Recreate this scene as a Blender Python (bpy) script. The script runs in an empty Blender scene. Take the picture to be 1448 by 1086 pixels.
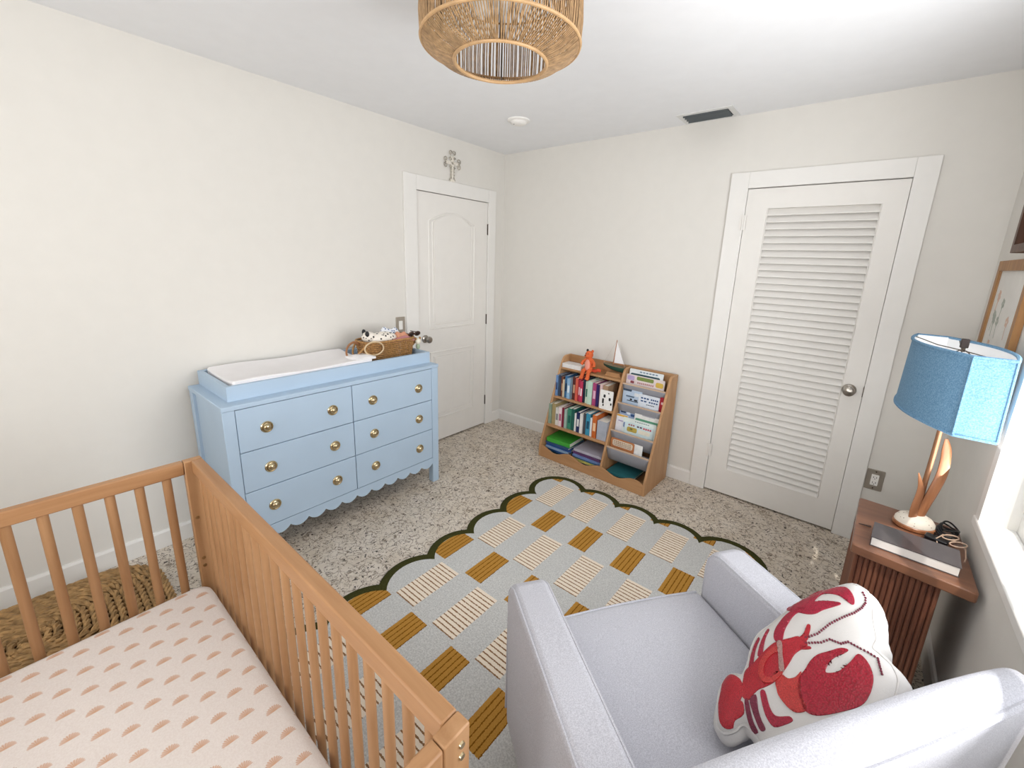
import bpy, bmesh, math, random
from mathutils import Vector, Matrix
R_ = random.Random(7)
PI = math.pi
sc = bpy.context.scene
COL = sc.collection
FR = {}          # world frame of every thing, so its parts can be modelled in world coordinates

CAMP = (599.5961, 0.677657, -0.233475, 0.036494)
CAMC = (2.70422, -3.04884, 1.56322)
CAMS = (11.245, -31.508)
EXPO = -0.13
# ------------------------------------------------------------------ materials
def lin(c):
    if isinstance(c, str):
        c = tuple(int(c[i:i + 2], 16) for i in (0, 2, 4))
    return tuple(((v / 255) / 12.92 if v / 255 <= .04045 else ((v / 255 + .055) / 1.055) ** 2.4) for v in c) + (1,)

def newmat(name):
    m = bpy.data.materials.new(name); m.use_nodes = True
    nt = m.node_tree
    return m, nt, nt.nodes['Principled BSDF']

def nd(nt, typ, **kw):
    n = nt.nodes.new(typ)
    for k, v in kw.items():
        if k.startswith('i_'):
            n.inputs[k[2:]].default_value = v
        else:
            setattr(n, k, v)
    return n

def ramp(nt, stops, interp='LINEAR'):
    r = nt.nodes.new('ShaderNodeValToRGB'); cr = r.color_ramp; cr.interpolation = interp
    while len(cr.elements) < len(stops): cr.elements.new(.5)
    for e, (p, c) in zip(cr.elements, stops): e.position = p; e.color = c
    return r

def add_bump(nt, b, height_out, strength, dist=.002):
    bp = nd(nt, 'ShaderNodeBump'); bp.inputs['Strength'].default_value = strength; bp.inputs['Distance'].default_value = dist
    nt.links.new(height_out, bp.inputs['Height']); nt.links.new(bp.outputs[0], b.inputs['Normal'])
    return bp

def flat(name, c, rough=.6, metal=0, var=.04, scale=12, bump=0, bscale=200, spec=.4, sheen=0, trans=0):
    m, nt, b = newmat(name)
    b.inputs['Roughness'].default_value = rough; b.inputs['Metallic'].default_value = metal
    b.inputs['Specular IOR Level'].default_value = spec
    if sheen: b.inputs['Sheen Weight'].default_value = sheen
    if trans: b.inputs['Transmission Weight'].default_value = trans
    tc = nd(nt, 'ShaderNodeTexCoord')
    n = nd(nt, 'ShaderNodeTexNoise', i_Scale=scale); nt.links.new(tc.outputs['Object'], n.inputs['Vector'])
    c = lin(c)
    r = ramp(nt, [(.3, tuple(v * (1 - var) for v in c[:3]) + (1,)), (.7, tuple(min(1, v * (1 + var)) for v in c[:3]) + (1,))])
    nt.links.new(n.outputs['Fac'], r.inputs['Fac']); nt.links.new(r.outputs['Color'], b.inputs['Base Color'])
    if bump:
        n2 = nd(nt, 'ShaderNodeTexNoise', i_Scale=bscale); nt.links.new(tc.outputs['Object'], n2.inputs['Vector'])
        add_bump(nt, b, n2.outputs['Fac'], bump)
    return m

def wood(name, c1, c2, axis='z', scale=30, rough=.45, stretch=.08, spec=.4):
    m, nt, b = newmat(name)
    b.inputs['Roughness'].default_value = rough; b.inputs['Specular IOR Level'].default_value = spec
    tc = nd(nt, 'ShaderNodeTexCoord'); mp = nd(nt, 'ShaderNodeMapping')
    s = [1, 1, 1]; s['xyz'.index(axis)] = stretch
    mp.inputs['Scale'].default_value = s
    nt.links.new(tc.outputs['Object'], mp.inputs['Vector'])
    n = nd(nt, 'ShaderNodeTexNoise', i_Scale=scale, i_Detail=4.0, i_Roughness=.6, i_Distortion=.6)
    nt.links.new(mp.outputs[0], n.inputs['Vector'])
    r = ramp(nt, [(.28, lin(c1)), (.72, lin(c2))])
    nt.links.new(n.outputs['Fac'], r.inputs['Fac']); nt.links.new(r.outputs['Color'], b.inputs['Base Color'])
    add_bump(nt, b, n.outputs['Fac'], .08)
    return m

def math_(nt, op, a, b=None, c=None):
    n = nt.nodes.new('ShaderNodeMath'); n.operation = op
    for i, v in enumerate((a, b, c)):
        if v is None: continue
        if isinstance(v, (int, float)): n.inputs[i].default_value = v
        else: nt.links.new(v, n.inputs[i])
    return n.outputs[0]

def mix_(nt, f, a, b):
    n = nt.nodes.new('ShaderNodeMix'); n.data_type = 'RGBA'
    if isinstance(f, (int, float)): n.inputs[0].default_value = f
    else: nt.links.new(f, n.inputs[0])
    for i, v in ((6, a), (7, b)):
        if isinstance(v, tuple): n.inputs[i].default_value = v
        else: nt.links.new(v, n.inputs[i])
    return n.outputs[2]

M = {}
M['wall'] = flat('wall_paint', 'e0ddd7', .85, bump=.05, bscale=120, var=.01, spec=.2)
M['ceil'] = flat('ceiling_paint', 'eeeff1', .9, bump=.05, bscale=100, var=.01, spec=.2)
M['trim'] = flat('trim_paint', 'e9e7e3', .45, var=.01)
M['door'] = flat('door_paint', 'e8e5e0', .5, var=.01)
M['dark'] = flat('dark_void_shade', '1c1a18', .9)  # near-black colour, painted-in shade behind the doors and in the duct
M['chrome'] = flat('brushed_nickel', 'a8a29a', .28, 1)
M['hinge'] = flat('bronze_hinge', '5a5148', .4, .8)
M['steel'] = flat('steel_plate', 'b3ab9f', .35, .6)
M['plastic'] = flat('white_plastic', 'f2f0ec', .4)
M['black'] = flat('black_plastic', '15161a', .35)
M['blue'] = flat('dresser_blue_paint', 'b0c5d9', .5, var=.02, scale=5, bump=.03, bscale=90)
M['brass'] = flat('polished_brass', 'c6b592', .25, 1)
M['crx'] = wood('crib_wood_x', '9c7049', 'b58a62', 'x', 26)
M['cry'] = wood('crib_wood_y', '9c7049', 'b58a62', 'y', 26)
M['crz'] = wood('crib_wood_z', '9e734c', 'b78d65', 'z', 26)
M['bkz'] = wood('bookcase_wood_z', 'ab8058', 'c69c72', 'z', 22, .5)
M['bkx'] = wood('bookcase_wood_x', 'a87b52', 'bf946a', 'x', 22, .5)
M['tbx'] = wood('walnut_top', '6a4636', '92654c', 'x', 14, .28, spec=.5)
M['tbz'] = wood('walnut_ribs', '673f30', '8c5c46', 'z', 24, .4)
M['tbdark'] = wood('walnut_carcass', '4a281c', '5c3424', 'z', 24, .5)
M['lampw'] = wood('lamp_wood', '8a5636', 'b9805a', 'z', 30, .35)
M['frame1'] = wood('frame_dark_wood', '3f2617', '66402a', 'z', 30, .45)
M['frame2'] = wood('frame_light_wood', '8d623c', 'b0824f', 'z', 30, .5)
M['rattan'] = flat('rattan_cane', 'a78762', .55, var=.3, scale=60)
M['rattan2'] = flat('rattan_rim', 'c09b70', .5, var=.1, scale=40)
M['grass'] = flat('water_hyacinth', '9c7b50', .8, var=.35, scale=35, bump=.5, bscale=160)
M['wicker'] = flat('brown_wicker', 'a67c4b', .6, var=.35, scale=90)
M['white_cloth'] = flat('white_cloth', 'f1eff0', .9, bump=.25, bscale=350, var=.015)
M['cushion'] = flat('cushion_cloth', 'cac7c4', .9, bump=.25, bscale=350, var=.015)
M['sling'] = flat('grey_sling_fabric', '97989f', .9, bump=.2, bscale=500)
M['paper'] = flat('paper', 'ece8de', .8)
M['bulb'] = flat('frosted_bulb', 'e8e6e2', .3)
M['metalw'] = flat('white_metal', 'dfe0e0', .4, .2)
M['ventdark'] = flat('vent_dark_fin', '5c6264', .45, .2)
M['silver'] = flat('distressed_silver', 'b9b2a6', .5, .4, var=.4, scale=60)
M['creamp'] = flat('distressed_cream', 'e3ddd2', .7, var=.15, scale=80)

def chair_fabric():
    m, nt, b = newmat('chair_fabric')
    b.inputs['Roughness'].default_value = .95; b.inputs['Specular IOR Level'].default_value = .15
    b.inputs['Sheen Weight'].default_value = .15
    tc = nd(nt, 'ShaderNodeTexCoord')
    n = nd(nt, 'ShaderNodeTexNoise', i_Scale=420.0, i_Detail=2.0); nt.links.new(tc.outputs['Object'], n.inputs['Vector'])
    r = ramp(nt, [(.35, lin('b0b0b8')), (.65, lin('c8c8cf'))])
    nt.links.new(n.outputs['Fac'], r.inputs['Fac']); nt.links.new(r.outputs['Color'], b.inputs['Base Color'])
    add_bump(nt, b, n.outputs['Fac'], .25, .001)
    return m
M['chair'] = chair_fabric()

def terrazzo():
    m, nt, b = newmat('terrazzo_floor')
    b.inputs['Roughness'].default_value = .38
    tc = nd(nt, 'ShaderNodeTexCoord'); P = tc.outputs['Object']
    # warp
    wn = nd(nt, 'ShaderNodeTexNoise', i_Scale=22.0, i_Detail=3.0); nt.links.new(P, wn.inputs['Vector'])
    vm = nd(nt, 'ShaderNodeVectorMath', operation='MULTIPLY_ADD'); nt.links.new(wn.outputs['Color'], vm.inputs[0])
    vm.inputs[1].default_value = (.085, .085, 0); nt.links.new(P, vm.inputs[2]); Q = vm.outputs[0]
    base = nd(nt, 'ShaderNodeTexNoise', i_Scale=7.0, i_Detail=5.0); nt.links.new(P, base.inputs['Vector'])
    r0 = ramp(nt, [(.3, lin('cdc0ae')), (.7, lin('ddd3c6'))]); nt.links.new(base.outputs['Fac'], r0.inputs['Fac'])
    # shell-like chips: pale islands between darker matrix
    v1 = nd(nt, 'ShaderNodeTexVoronoi', feature='DISTANCE_TO_EDGE', i_Scale=36.0); nt.links.new(Q, v1.inputs['Vector'])
    e1 = ramp(nt, [(.0, (1, 1, 1, 1)), (.085, (0, 0, 0, 1))]); nt.links.new(v1.outputs['Distance'], e1.inputs['Fac'])
    mk = nd(nt, 'ShaderNodeTexNoise', i_Scale=18.0); nt.links.new(P, mk.inputs['Vector'])
    mkr = ramp(nt, [(.36, (0, 0, 0, 1)), (.52, (1, 1, 1, 1))]); nt.links.new(mk.outputs['Fac'], mkr.inputs['Fac'])
    f1 = math_(nt, 'MULTIPLY', e1.outputs['Color'], mkr.outputs['Color'])
    c = mix_(nt, math_(nt, 'MULTIPLY', f1, .95), r0.outputs['Color'], lin('6f5c48'))
    # pale shells
    v3 = nd(nt, 'ShaderNodeTexVoronoi', i_Scale=38.0); nt.links.new(Q, v3.inputs['Vector'])
    s3 = ramp(nt, [(.20, (1, 1, 1, 1)), (.32, (0, 0, 0, 1))]); nt.links.new(v3.outputs['Distance'], s3.inputs['Fac'])
    c = mix_(nt, math_(nt, 'MULTIPLY', s3.outputs['Color'], .5), c, lin('e6ddd0'))
    # dark pits
    for sc_, thr, colr, amt in ((34.0, .13, '33261d', .95), (70.0, .15, '5a4634', .8)):
        mp = nd(nt, 'ShaderNodeMapping'); mp.inputs['Location'].default_value = (sc_ * .37, sc_ * .11, 0); nt.links.new(Q, mp.inputs['Vector'])
        v = nd(nt, 'ShaderNodeTexVoronoi', i_Scale=sc_); v.voronoi_dimensions = '2D'; nt.links.new(mp.outputs[0], v.inputs['Vector'])
        s = ramp(nt, [(thr, (1, 1, 1, 1)), (thr + .05, (0, 0, 0, 1))]); nt.links.new(v.outputs['Distance'], s.inputs['Fac'])
        sepn = nt.nodes.new('ShaderNodeSeparateColor'); nt.links.new(v.outputs['Color'], sepn.inputs[0])
        pick = math_(nt, 'GREATER_THAN', sepn.outputs[0], .5)
        f = math_(nt, 'MULTIPLY', math_(nt, 'MULTIPLY', s.outputs['Color'], pick), amt)
        c = mix_(nt, f, c, lin(colr))
    nt.links.new(c, b.inputs['Base Color'])
    return m
M['floor'] = terrazzo()

def rug_mat():
    m, nt, b = newmat('tufted_rug')
    b.inputs['Roughness'].default_value = 1; b.inputs['Specular IOR Level'].default_value = .05
    tc = nd(nt, 'ShaderNodeTexCoord'); sp = nd(nt, 'ShaderNodeSeparateXYZ'); nt.links.new(tc.outputs['Object'], sp.inputs[0])
    x, y = sp.outputs[0], sp.outputs[1]            # object origin sits on the world origin
    fz = nd(nt, 'ShaderNodeTexNoise', i_Scale=900.0); nt.links.new(tc.outputs['Object'], fz.inputs['Vector'])
    fz2 = nd(nt, 'ShaderNodeTexNoise', i_Scale=160.0); nt.links.new(tc.outputs['Object'], fz2.inputs['Vector'])
    wob = math_(nt, 'MULTIPLY', math_(nt, 'SUBTRACT', fz2.outputs['Fac'], .5), .008)
    x = math_(nt, 'ADD', x, wob); y = math_(nt, 'ADD', y, wob)
    u = math_(nt, 'DIVIDE', math_(nt, 'SUBTRACT', x, 1.21), .2640)
    v = math_(nt, 'DIVIDE', math_(nt, 'SUBTRACT', -.695, y), .5455)
    uf = math_(nt, 'SUBTRACT', u, math_(nt, 'FLOOR', u)); vf = math_(nt, 'SUBTRACT', v, math_(nt, 'FLOOR', v))
    def rng(a, lo, hi): return math_(nt, 'MULTIPLY', math_(nt, 'GREATER_THAN', a, lo), math_(nt, 'LESS_THAN', a, hi))
    cream = math_(nt, 'MULTIPLY', rng(uf, .0, .50), rng(vf, .0, .515))
    gold = math_(nt, 'MULTIPLY', rng(uf, .56, .985), rng(vf, .555, .955))
    cs = math_(nt, 'FRACT', math_(nt, 'DIVIDE', vf, .515 / 13.0))
    cl = math_(nt, 'GREATER_THAN', cs, .74)
    gs = math_(nt, 'FRACT', math_(nt, 'DIVIDE', math_(nt, 'SUBTRACT', uf, .56), .425 / 5.0))
    gl = math_(nt, 'GREATER_THAN', gs, .80)
    gmix = math_(nt, 'ADD', math_(nt, 'MULTIPLY', fz.outputs['Fac'], .5), math_(nt, 'MULTIPLY', fz2.outputs['Fac'], .5))
    gr = ramp(nt, [(.38, lin('b0b0ae')), (.62, lin('d8d8d5'))]); nt.links.new(gmix, gr.inputs['Fac'])
    crm = mix_(nt, cl, lin('ecdfcd'), lin('8d6a4a'))
    gd = ramp(nt, [(.3, lin('a5732e')), (.7, lin('c29349'))]); nt.links.new(fz.outputs['Fac'], gd.inputs['Fac'])
    gld = mix_(nt, gl, gd.outputs['Color'], lin('7b5218'))
    c = mix_(nt, cream, gr.outputs['Color'], crm)
    c = mix_(nt, gold, c, gld)
    nt.links.new(c, b.inputs['Base Color'])
    line = math_(nt, 'ADD', math_(nt, 'MULTIPLY', cream, cl), math_(nt, 'MULTIPLY', gold, gl))
    h = math_(nt, 'ADD', math_(nt, 'MULTIPLY', fz.outputs['Fac'], .4), math_(nt, 'MULTIPLY', line, -1.0))
    add_bump(nt, b, h, .35, .003)
    return m
M['rug'] = rug_mat()
M['rugedge'] = flat('rug_green_border', '3f3f22', 1, var=.25, scale=200, bump=.6, bscale=500, spec=.05)

def sheet_mat():
    m, nt, b = newmat('fan_print_sheet')
    b.inputs['Roughness'].default_value = .95; b.inputs['Specular IOR Level'].default_value = .1
    tc = nd(nt, 'ShaderNodeTexCoord'); sp = nd(nt, 'ShaderNodeSeparateXYZ'); nt.links.new(tc.outputs['Object'], sp.inputs[0])
    x, y = sp.outputs[0], sp.outputs[1]
    tot = None; shade = None
    wv = nd(nt, 'ShaderNodeTexNoise', i_Scale=300.0); nt.links.new(tc.outputs['Object'], wv.inputs['Vector'])
    for ox, oy in ((0, 0), (.0415, .0485)):
        u = math_(nt, 'DIVIDE', math_(nt, 'SUBTRACT', x, 1.079 + ox - .041), .083)
        v = math_(nt, 'DIVIDE', math_(nt, 'SUBTRACT', y, -3.007 + oy - .0485), .097)
        uu = math_(nt, 'MULTIPLY', math_(nt, 'SUBTRACT', math_(nt, 'FRACT', u), .5), .083)
        vv = math_(nt, 'MULTIPLY', math_(nt, 'SUBTRACT', math_(nt, 'FRACT', v), .5), .097)
        a = math_(nt, 'SUBTRACT', .008, uu)                 # height of the fan, towards -x
        r = math_(nt, 'SQRT', math_(nt, 'ADD', math_(nt, 'MULTIPLY', math_(nt, 'MULTIPLY', a, a), .85), math_(nt, 'MULTIPLY', vv, vv)))
        ang = math_(nt, 'ARCTAN2', a, vv)
        ray = math_(nt, 'SINE', math_(nt, 'MULTIPLY', ang, 22.0))
        rad = math_(nt, 'ADD', .0172, math_(nt, 'MULTIPLY', ray, .0011))
        ins = math_(nt, 'MULTIPLY', math_(nt, 'LESS_THAN', r, rad), math_(nt, 'GREATER_THAN', a, 0.0))
        sh = math_(nt, 'ADD', math_(nt, 'MULTIPLY', r, -20.0), math_(nt, 'MULTIPLY', ray, .18))
        sh = math_(nt, 'ADD', sh, .80)
        f = math_(nt, 'MULTIPLY', ins, sh)
        tot = f if tot is None else math_(nt, 'MAXIMUM', tot, f)
    base = ramp(nt, [(.3, lin('eae1db')), (.7, lin('f2ebe6'))]); nt.links.new(wv.outputs['Fac'], base.inputs['Fac'])
    c = mix_(nt, tot, base.outputs['Color'], lin('cf9565'))
    nt.links.new(c, b.inputs['Base Color'])
    big = nd(nt, 'ShaderNodeTexNoise', i_Scale=9.0); nt.links.new(tc.outputs['Object'], big.inputs['Vector'])
    add_bump(nt, b, big.outputs['Fac'], .25, .01)
    return m
M['sheet'] = sheet_mat()

def glass_mat():
    m = bpy.data.materials.new('window_glass'); m.use_nodes = True; nt = m.node_tree; nt.nodes.clear()
    o = nd(nt, 'ShaderNodeOutputMaterial'); t = nd(nt, 'ShaderNodeBsdfTransparent'); g = nd(nt, 'ShaderNodeBsdfGlossy'); g.inputs['Roughness'].default_value = .02
    mx = nd(nt, 'ShaderNodeMixShader'); mx.inputs[0].default_value = .05
    nt.links.new(t.outputs[0], mx.inputs[1]); nt.links.new(g.outputs[0], mx.inputs[2]); nt.links.new(mx.outputs[0], o.inputs[0])
    return m
M['glass'] = glass_mat()

# ------------------------------------------------------------------ mesh builder
class MB:
    def __init__(s, T=None): s.v = []; s.f = []; s.mi = []; s.T = T or Matrix()
    def add(s, vs, fs, mi=0):
        o = len(s.v); s.v += [s.T @ Vector(q) for q in vs]; s.f += [tuple(o + i for i in f) for f in fs]; s.mi += [mi] * len(fs); return s
    def box(s, x0, y0, z0, x1, y1, z1, mi=0):
        return s.add([(x0, y0, z0), (x1, y0, z0), (x1, y1, z0), (x0, y1, z0), (x0, y0, z1), (x1, y0, z1), (x1, y1, z1), (x0, y1, z1)],
                     [(0, 3, 2, 1), (4, 5, 6, 7), (0, 1, 5, 4), (1, 2, 6, 5), (2, 3, 7, 6), (3, 0, 4, 7)], mi)
    def prism(s, pts, ax, a, b, mi=0):
        """extrude a polygon; ax = axis of extrusion, pts are the two other axes in order"""
        def P(p, h):
            q = list(p); q.insert('xyz'.index(ax), h); return tuple(q)
        n = len(pts)
        return s.add([P(p, a) for p in pts] + [P(p, b) for p in pts],
                     [tuple(range(n))[::-1], tuple(range(n, 2 * n))] + [(i, (i + 1) % n, n + (i + 1) % n, n + i) for i in range(n)], mi)
    def tube(s, path, r, n=8, closed=False, mi=0, caps=True, flat=1.0):
        path = [Vector(q) for q in path]; m = len(path); rr = r if isinstance(r, (list, tuple)) else [r] * m
        up = None; vs = []
        for i, q in enumerate(path):
            t = (path[(i + 1) % m] - path[i - 1]) if closed else (path[min(i + 1, m - 1)] - path[max(i - 1, 0)])
            t.normalize()
            if up is None:
                up = Vector((0, 0, 1)) if abs(t.z) < .9 else Vector((1, 0, 0))
            a = up - t * up.dot(t)
            if a.length < 1e-6: a = t.orthogonal()
            a.normalize(); up = a; b = t.cross(a)
            vs += [q + a * (rr[i] * math.cos(2 * PI * k / n)) + b * (rr[i] * flat * math.sin(2 * PI * k / n)) for k in range(n)]
        fs = []
        for i in range(m if closed else m - 1):
            j = (i + 1) % m
            fs += [(i * n + k, i * n + (k + 1) % n, j * n + (k + 1) % n, j * n + k) for k in range(n)]
        if not closed and caps: fs += [tuple(range(n))[::-1], tuple(range((m - 1) * n, m * n))]
        return s.add(vs, fs, mi)
    def lathe(s, prof, n=32, T=None, mi=0):
        T = T or Matrix(); vs = []; fs = []; m = len(prof)
        for k in range(n):
            a = 2 * PI * k / n
            vs += [T @ Vector((r * math.cos(a), r * math.sin(a), z)) for r, z in prof]
        for k in range(n):
            j = (k + 1) % n
            fs += [(k * m + i, j * m + i, j * m + i + 1, k * m + i + 1) for i in range(m - 1)]
        return s.add(vs, fs, mi)
    def ball(s, c, r, n=12, mi=0, T=None):
        r = r if isinstance(r, (tuple, list)) else (r, r, r); vs = []; fs = []; h = n // 2; T = T or Matrix()
        for i in range(1, h):
            for k in range(n):
                a, b = PI * i / h, 2 * PI * k / n
                vs.append(T @ Vector((c[0] + r[0] * math.sin(a) * math.cos(b), c[1] + r[1] * math.sin(a) * math.sin(b), c[2] + r[2] * math.cos(a))))
        t = len(vs); vs += [T @ Vector((c[0], c[1], c[2] + r[2])), T @ Vector((c[0], c[1], c[2] - r[2]))]
        for i in range(h - 2):
            fs += [(i * n + k, (i + 1) * n + k, (i + 1) * n + (k + 1) % n, i * n + (k + 1) % n) for k in range(n)]
        fs += [(t, k, (k + 1) % n) for k in range(n)] + [(t + 1, (h - 2) * n + (k + 1) % n, (h - 2) * n + k) for k in range(n)]
        return s.add(vs, fs, mi)
    def grid(s, fn, nu, nv, mi=0, cu=False):
        vs = [fn(i / (nu if cu else nu - 1), j / (nv - 1)) for i in range(nu) for j in range(nv)]
        fs = [(i * nv + j, ((i + 1) % nu) * nv + j, ((i + 1) % nu) * nv + j + 1, i * nv + j + 1) for i in range(nu if cu else nu - 1) for j in range(nv - 1)]
        return s.add(vs, fs, mi)
    def build(s, name, mats, parent=None, bevel=0, seg=2, smooth=35, subsurf=0, org=None, solid=0, recalc=True, merge=False):
        me = bpy.data.meshes.new(name)
        if parent is not None: inv = FR[parent.name].inverted(); vs = [inv @ v for v in s.v]
        elif org is not None: vs = [v - Vector(org) for v in s.v]
        else: vs = s.v
        me.from_pydata(vs, [], s.f)
        for m in (mats if isinstance(mats, (list, tuple)) else [mats]): me.materials.append(m)
        for p, i in zip(me.polygons, s.mi): p.material_index = i
        if recalc or merge:
            bm = bmesh.new(); bm.from_mesh(me)
            if merge: bmesh.ops.remove_doubles(bm, verts=bm.verts, dist=1e-5)
            bmesh.ops.recalc_face_normals(bm, faces=bm.faces); bm.to_mesh(me); bm.free()
        if smooth:
            for p in me.polygons: p.use_smooth = True
            me.set_sharp_from_angle(angle=math.radians(smooth))
        me.update()
        o = bpy.data.objects.new(name, me); COL.objects.link(o)
        if parent is not None: o.parent = parent; FR[o.name] = FR[parent.name]
        else:
            o.location = org or (0, 0, 0); FR[o.name] = Matrix.Translation(org or (0, 0, 0))
        if solid:
            k = o.modifiers.new('solid', 'SOLIDIFY'); k.thickness = solid
        if subsurf:
            k = o.modifiers.new('sub', 'SUBSURF'); k.levels = k.render_levels = subsurf
        if bevel:
            k = o.modifiers.new('bevel', 'BEVEL'); k.width = bevel; k.segments = seg; k.limit_method = 'ANGLE'; k.angle_limit = math.radians(40)
        return o

def tag(o, label=None, cat=None, group=None, kind=None):
    if label: o['label'] = label
    if cat: o['category'] = cat
    if group: o['group'] = group
    if kind: o['kind'] = kind
    return o
def thing(name, label, cat, loc=(0, 0, 0), rz=0, group=None, T=None):
    o = bpy.data.objects.new(name, None); COL.objects.link(o); o.empty_display_size = .05
    o.matrix_world = T if T is not None else Matrix.Translation(loc) @ Matrix.Rotation(rz, 4, 'Z')
    FR[o.name] = o.matrix_world.copy()
    return tag(o, label, cat, group)
def struct(o): o['kind'] = 'structure'; return o
def arc(cx, cy, r, a0, a1, n): return [(cx + r * math.cos(math.radians(a0 + (a1 - a0) * i / n)), cy + r * math.sin(math.radians(a0 + (a1 - a0) * i / n))) for i in range(n + 1)]
def rrect(x0, y0, x1, y1, r, n=5):
    return arc(x1 - r, y0 + r, r, -90, 0, n) + arc(x1 - r, y1 - r, r, 0, 90, n) + arc(x0 + r, y1 - r, r, 90, 180, n) + arc(x0 + r, y0 + r, r, 180, 270, n)

# ------------------------------------------------------------------ room shell
W, H, YF = 3.15, 2.471, -4.70
TH = .14
def wall(name, ax, inner, outer, u0, u1, holes):
    """ax = normal axis; holes = (ua, ub, za, zb)"""
    b = MB()
    us = sorted({u0, u1} | {h[0] for h in holes} | {h[1] for h in holes})
    for a, c in zip(us, us[1:]):
        mid = (a + c) / 2; zs = [0, H]
        hs = [h for h in holes if h[0] < mid < h[1]]
        spans = [(0, H)]
        for h in hs:
            spans = [t for s in spans for t in ((s[0], min(s[1], h[2])), (max(s[0], h[3]), s[1])) if t[1] - t[0] > 1e-6]
        for z0, z1 in spans:
            if ax == 'x': b.box(min(inner, outer), a, z0, max(inner, outer), c, z1)
            else: b.box(a, min(inner, outer), z0, c, max(inner, outer), z1)
    return struct(b.build(name, M['wall'], smooth=0, merge=True))
LD = (-.992, -.208, 0, 2.052)        # panel door opening in the left wall
CD = (2.008, 2.780, 0, 2.052)        # louvred door opening
WN = (-2.36, -1.005, .735, 2.10)     # window opening in the right wall
WB = (1.1, 2.9, .85, 2.10)          # unseen window added behind the camera for fill light
wall('wall_left', 'x', 0, -TH, YF - TH, TH, [LD])
wall('wall_back', 'y', 0, TH, 0, W, [CD])
wall('wall_right', 'x', W, W + TH, YF - TH, TH, [WN])
wall('wall_front', 'y', YF, YF - TH, 0, W, [WB])
struct(MB().box(-TH - .1, YF - TH, -.08, W + TH, TH + .1, 0).build('floor', M['floor'], smooth=0))
struct(MB().box(-TH, YF - TH, H, W + TH, TH, H + .1).build('ceiling', M['ceil'], smooth=0))
struct(MB().box(-TH - .02, LD[0] - .1, 0, -TH, LD[1] + .1, 2.2).build('hall_light_block', M['dark'], smooth=0))  # dark panel added behind the panel door against light leaks
struct(MB().box(CD[0] - .1, TH, 0, CD[1] + .1, TH + .02, 2.2).build('closet_light_block', M['dark'], smooth=0))  # same for the louvred door: added dark backing that blocks light

BH, BT = .098, .014
def skirting(name, segs):
    b = MB()
    for ax, a, c in segs:
        prof = [(0, 0), (BT, 0), (BT, BH - .012), (BT - .006, BH), (0, BH)]
        if ax == 'left': b.prism([(x, z) for x, z in prof], 'y', a, c)
        if ax == 'right': b.prism([(W - x, z) for x, z in prof], 'y', a, c)
        if ax == 'back': b.prism([(-x, z) for x, z in prof], 'x', a, c)
        if ax == 'front': b.prism([(YF + x, z) for x, z in prof], 'x', a, c)
    return struct(b.build(name, M['trim'], smooth=0))
LC = (-1.097, -.125, 2.147); CC = (1.910, 2.868, 2.140)
skirting('baseboard_left', [('left', YF + BT, LC[0]), ('left', LC[1], -BT)])
skirting('baseboard_back', [('back', 0, CC[0]), ('back', CC[1], W)])
skirting('baseboard_right', [('right', YF, -BT)])
skirting('baseboard_front', [('front', 0, W)])

# casings
CT = .018
b = MB(); b.box(0, LC[0], 0, CT, LD[0] + .008, LC[2]); b.box(0, LD[1] - .008, 0, CT, LC[1], LC[2]); b.box(0, LD[0] + .008, LD[3] - .008, CT, LD[1] - .008, LC[2])
b.box(-TH + .02, LD[0], 0, 0, LD[0] + .006, LD[3]); b.box(-TH + .02, LD[1] - .006, 0, 0, LD[1], LD[3]); b.box(-TH + .02, LD[0], LD[3] - .006, 0, LD[1], LD[3])
struct(b.build('trim_1', M['trim'], bevel=.003, smooth=0))
b = MB(); b.box(CC[0], -CT, 0, CD[0] + .006, 0, CC[2]); b.box(CD[1] - .006, -CT, 0, CC[1], 0, CC[2]); b.box(CD[0] + .006, -CT, CD[3] - .006, CD[1] - .006, 0, CC[2])
b.box(CD[0], 0, 0, CD[0] + .005, TH - .02, CD[3]); b.box(CD[1] - .005, 0, 0, CD[1], TH - .02, CD[3]); b.box(CD[0], 0, CD[3] - .005, CD[1], TH - .02, CD[3])
struct(b.build('trim_2', M['trim'], bevel=.003, smooth=0))

# ---- panel door (left wall)
y0, y1, z0, z1 = -.982, -.218, .012, 2.040
b = MB(); b.box(-.036, y0, z0, .002, y1, z1); d1 = struct(b.build('door_1', M['door'], smooth=0))
def moulding(loop, X, r=.007):
    m = MB(); m.tube([(X, y, z) for y, z in loop], r, 6, closed=True, flat=1.6); return m
def shrink(loop, d):
    cy = sum(p[0] for p in loop) / len(loop); cz = sum(p[1] for p in loop) / len(loop)
    hy = max(abs(p[0] - cy) for p in loop); hz = max(abs(p[1] - cz) for p in loop)
    return [(cy + (p[0] - cy) * (1 - d / hy), cz + (p[1] - cz) * (1 - d / hz)) for p in loop]
ya, yb = -.865, -.375
top = [(ya, 1.0), (yb, 1.0)] + [(ya + (yb - ya) * (1 - t), 1.835 + .075 * math.sin(PI * t)) for t in [i / 14 for i in range(15)]]
low = [(ya, .215), (yb, .215), (yb, .80), (ya, .80)]
def dens(loop, n=6):
    out = []
    for i, p in enumerate(loop):
        q = loop[(i + 1) % len(loop)]
        L = math.dist(p, q); k = max(1, int(L / .06))
        out += [(p[0] + (q[0] - p[0]) * t / k, p[1] + (q[1] - p[1]) * t / k) for t in range(k)]
    return out
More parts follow.
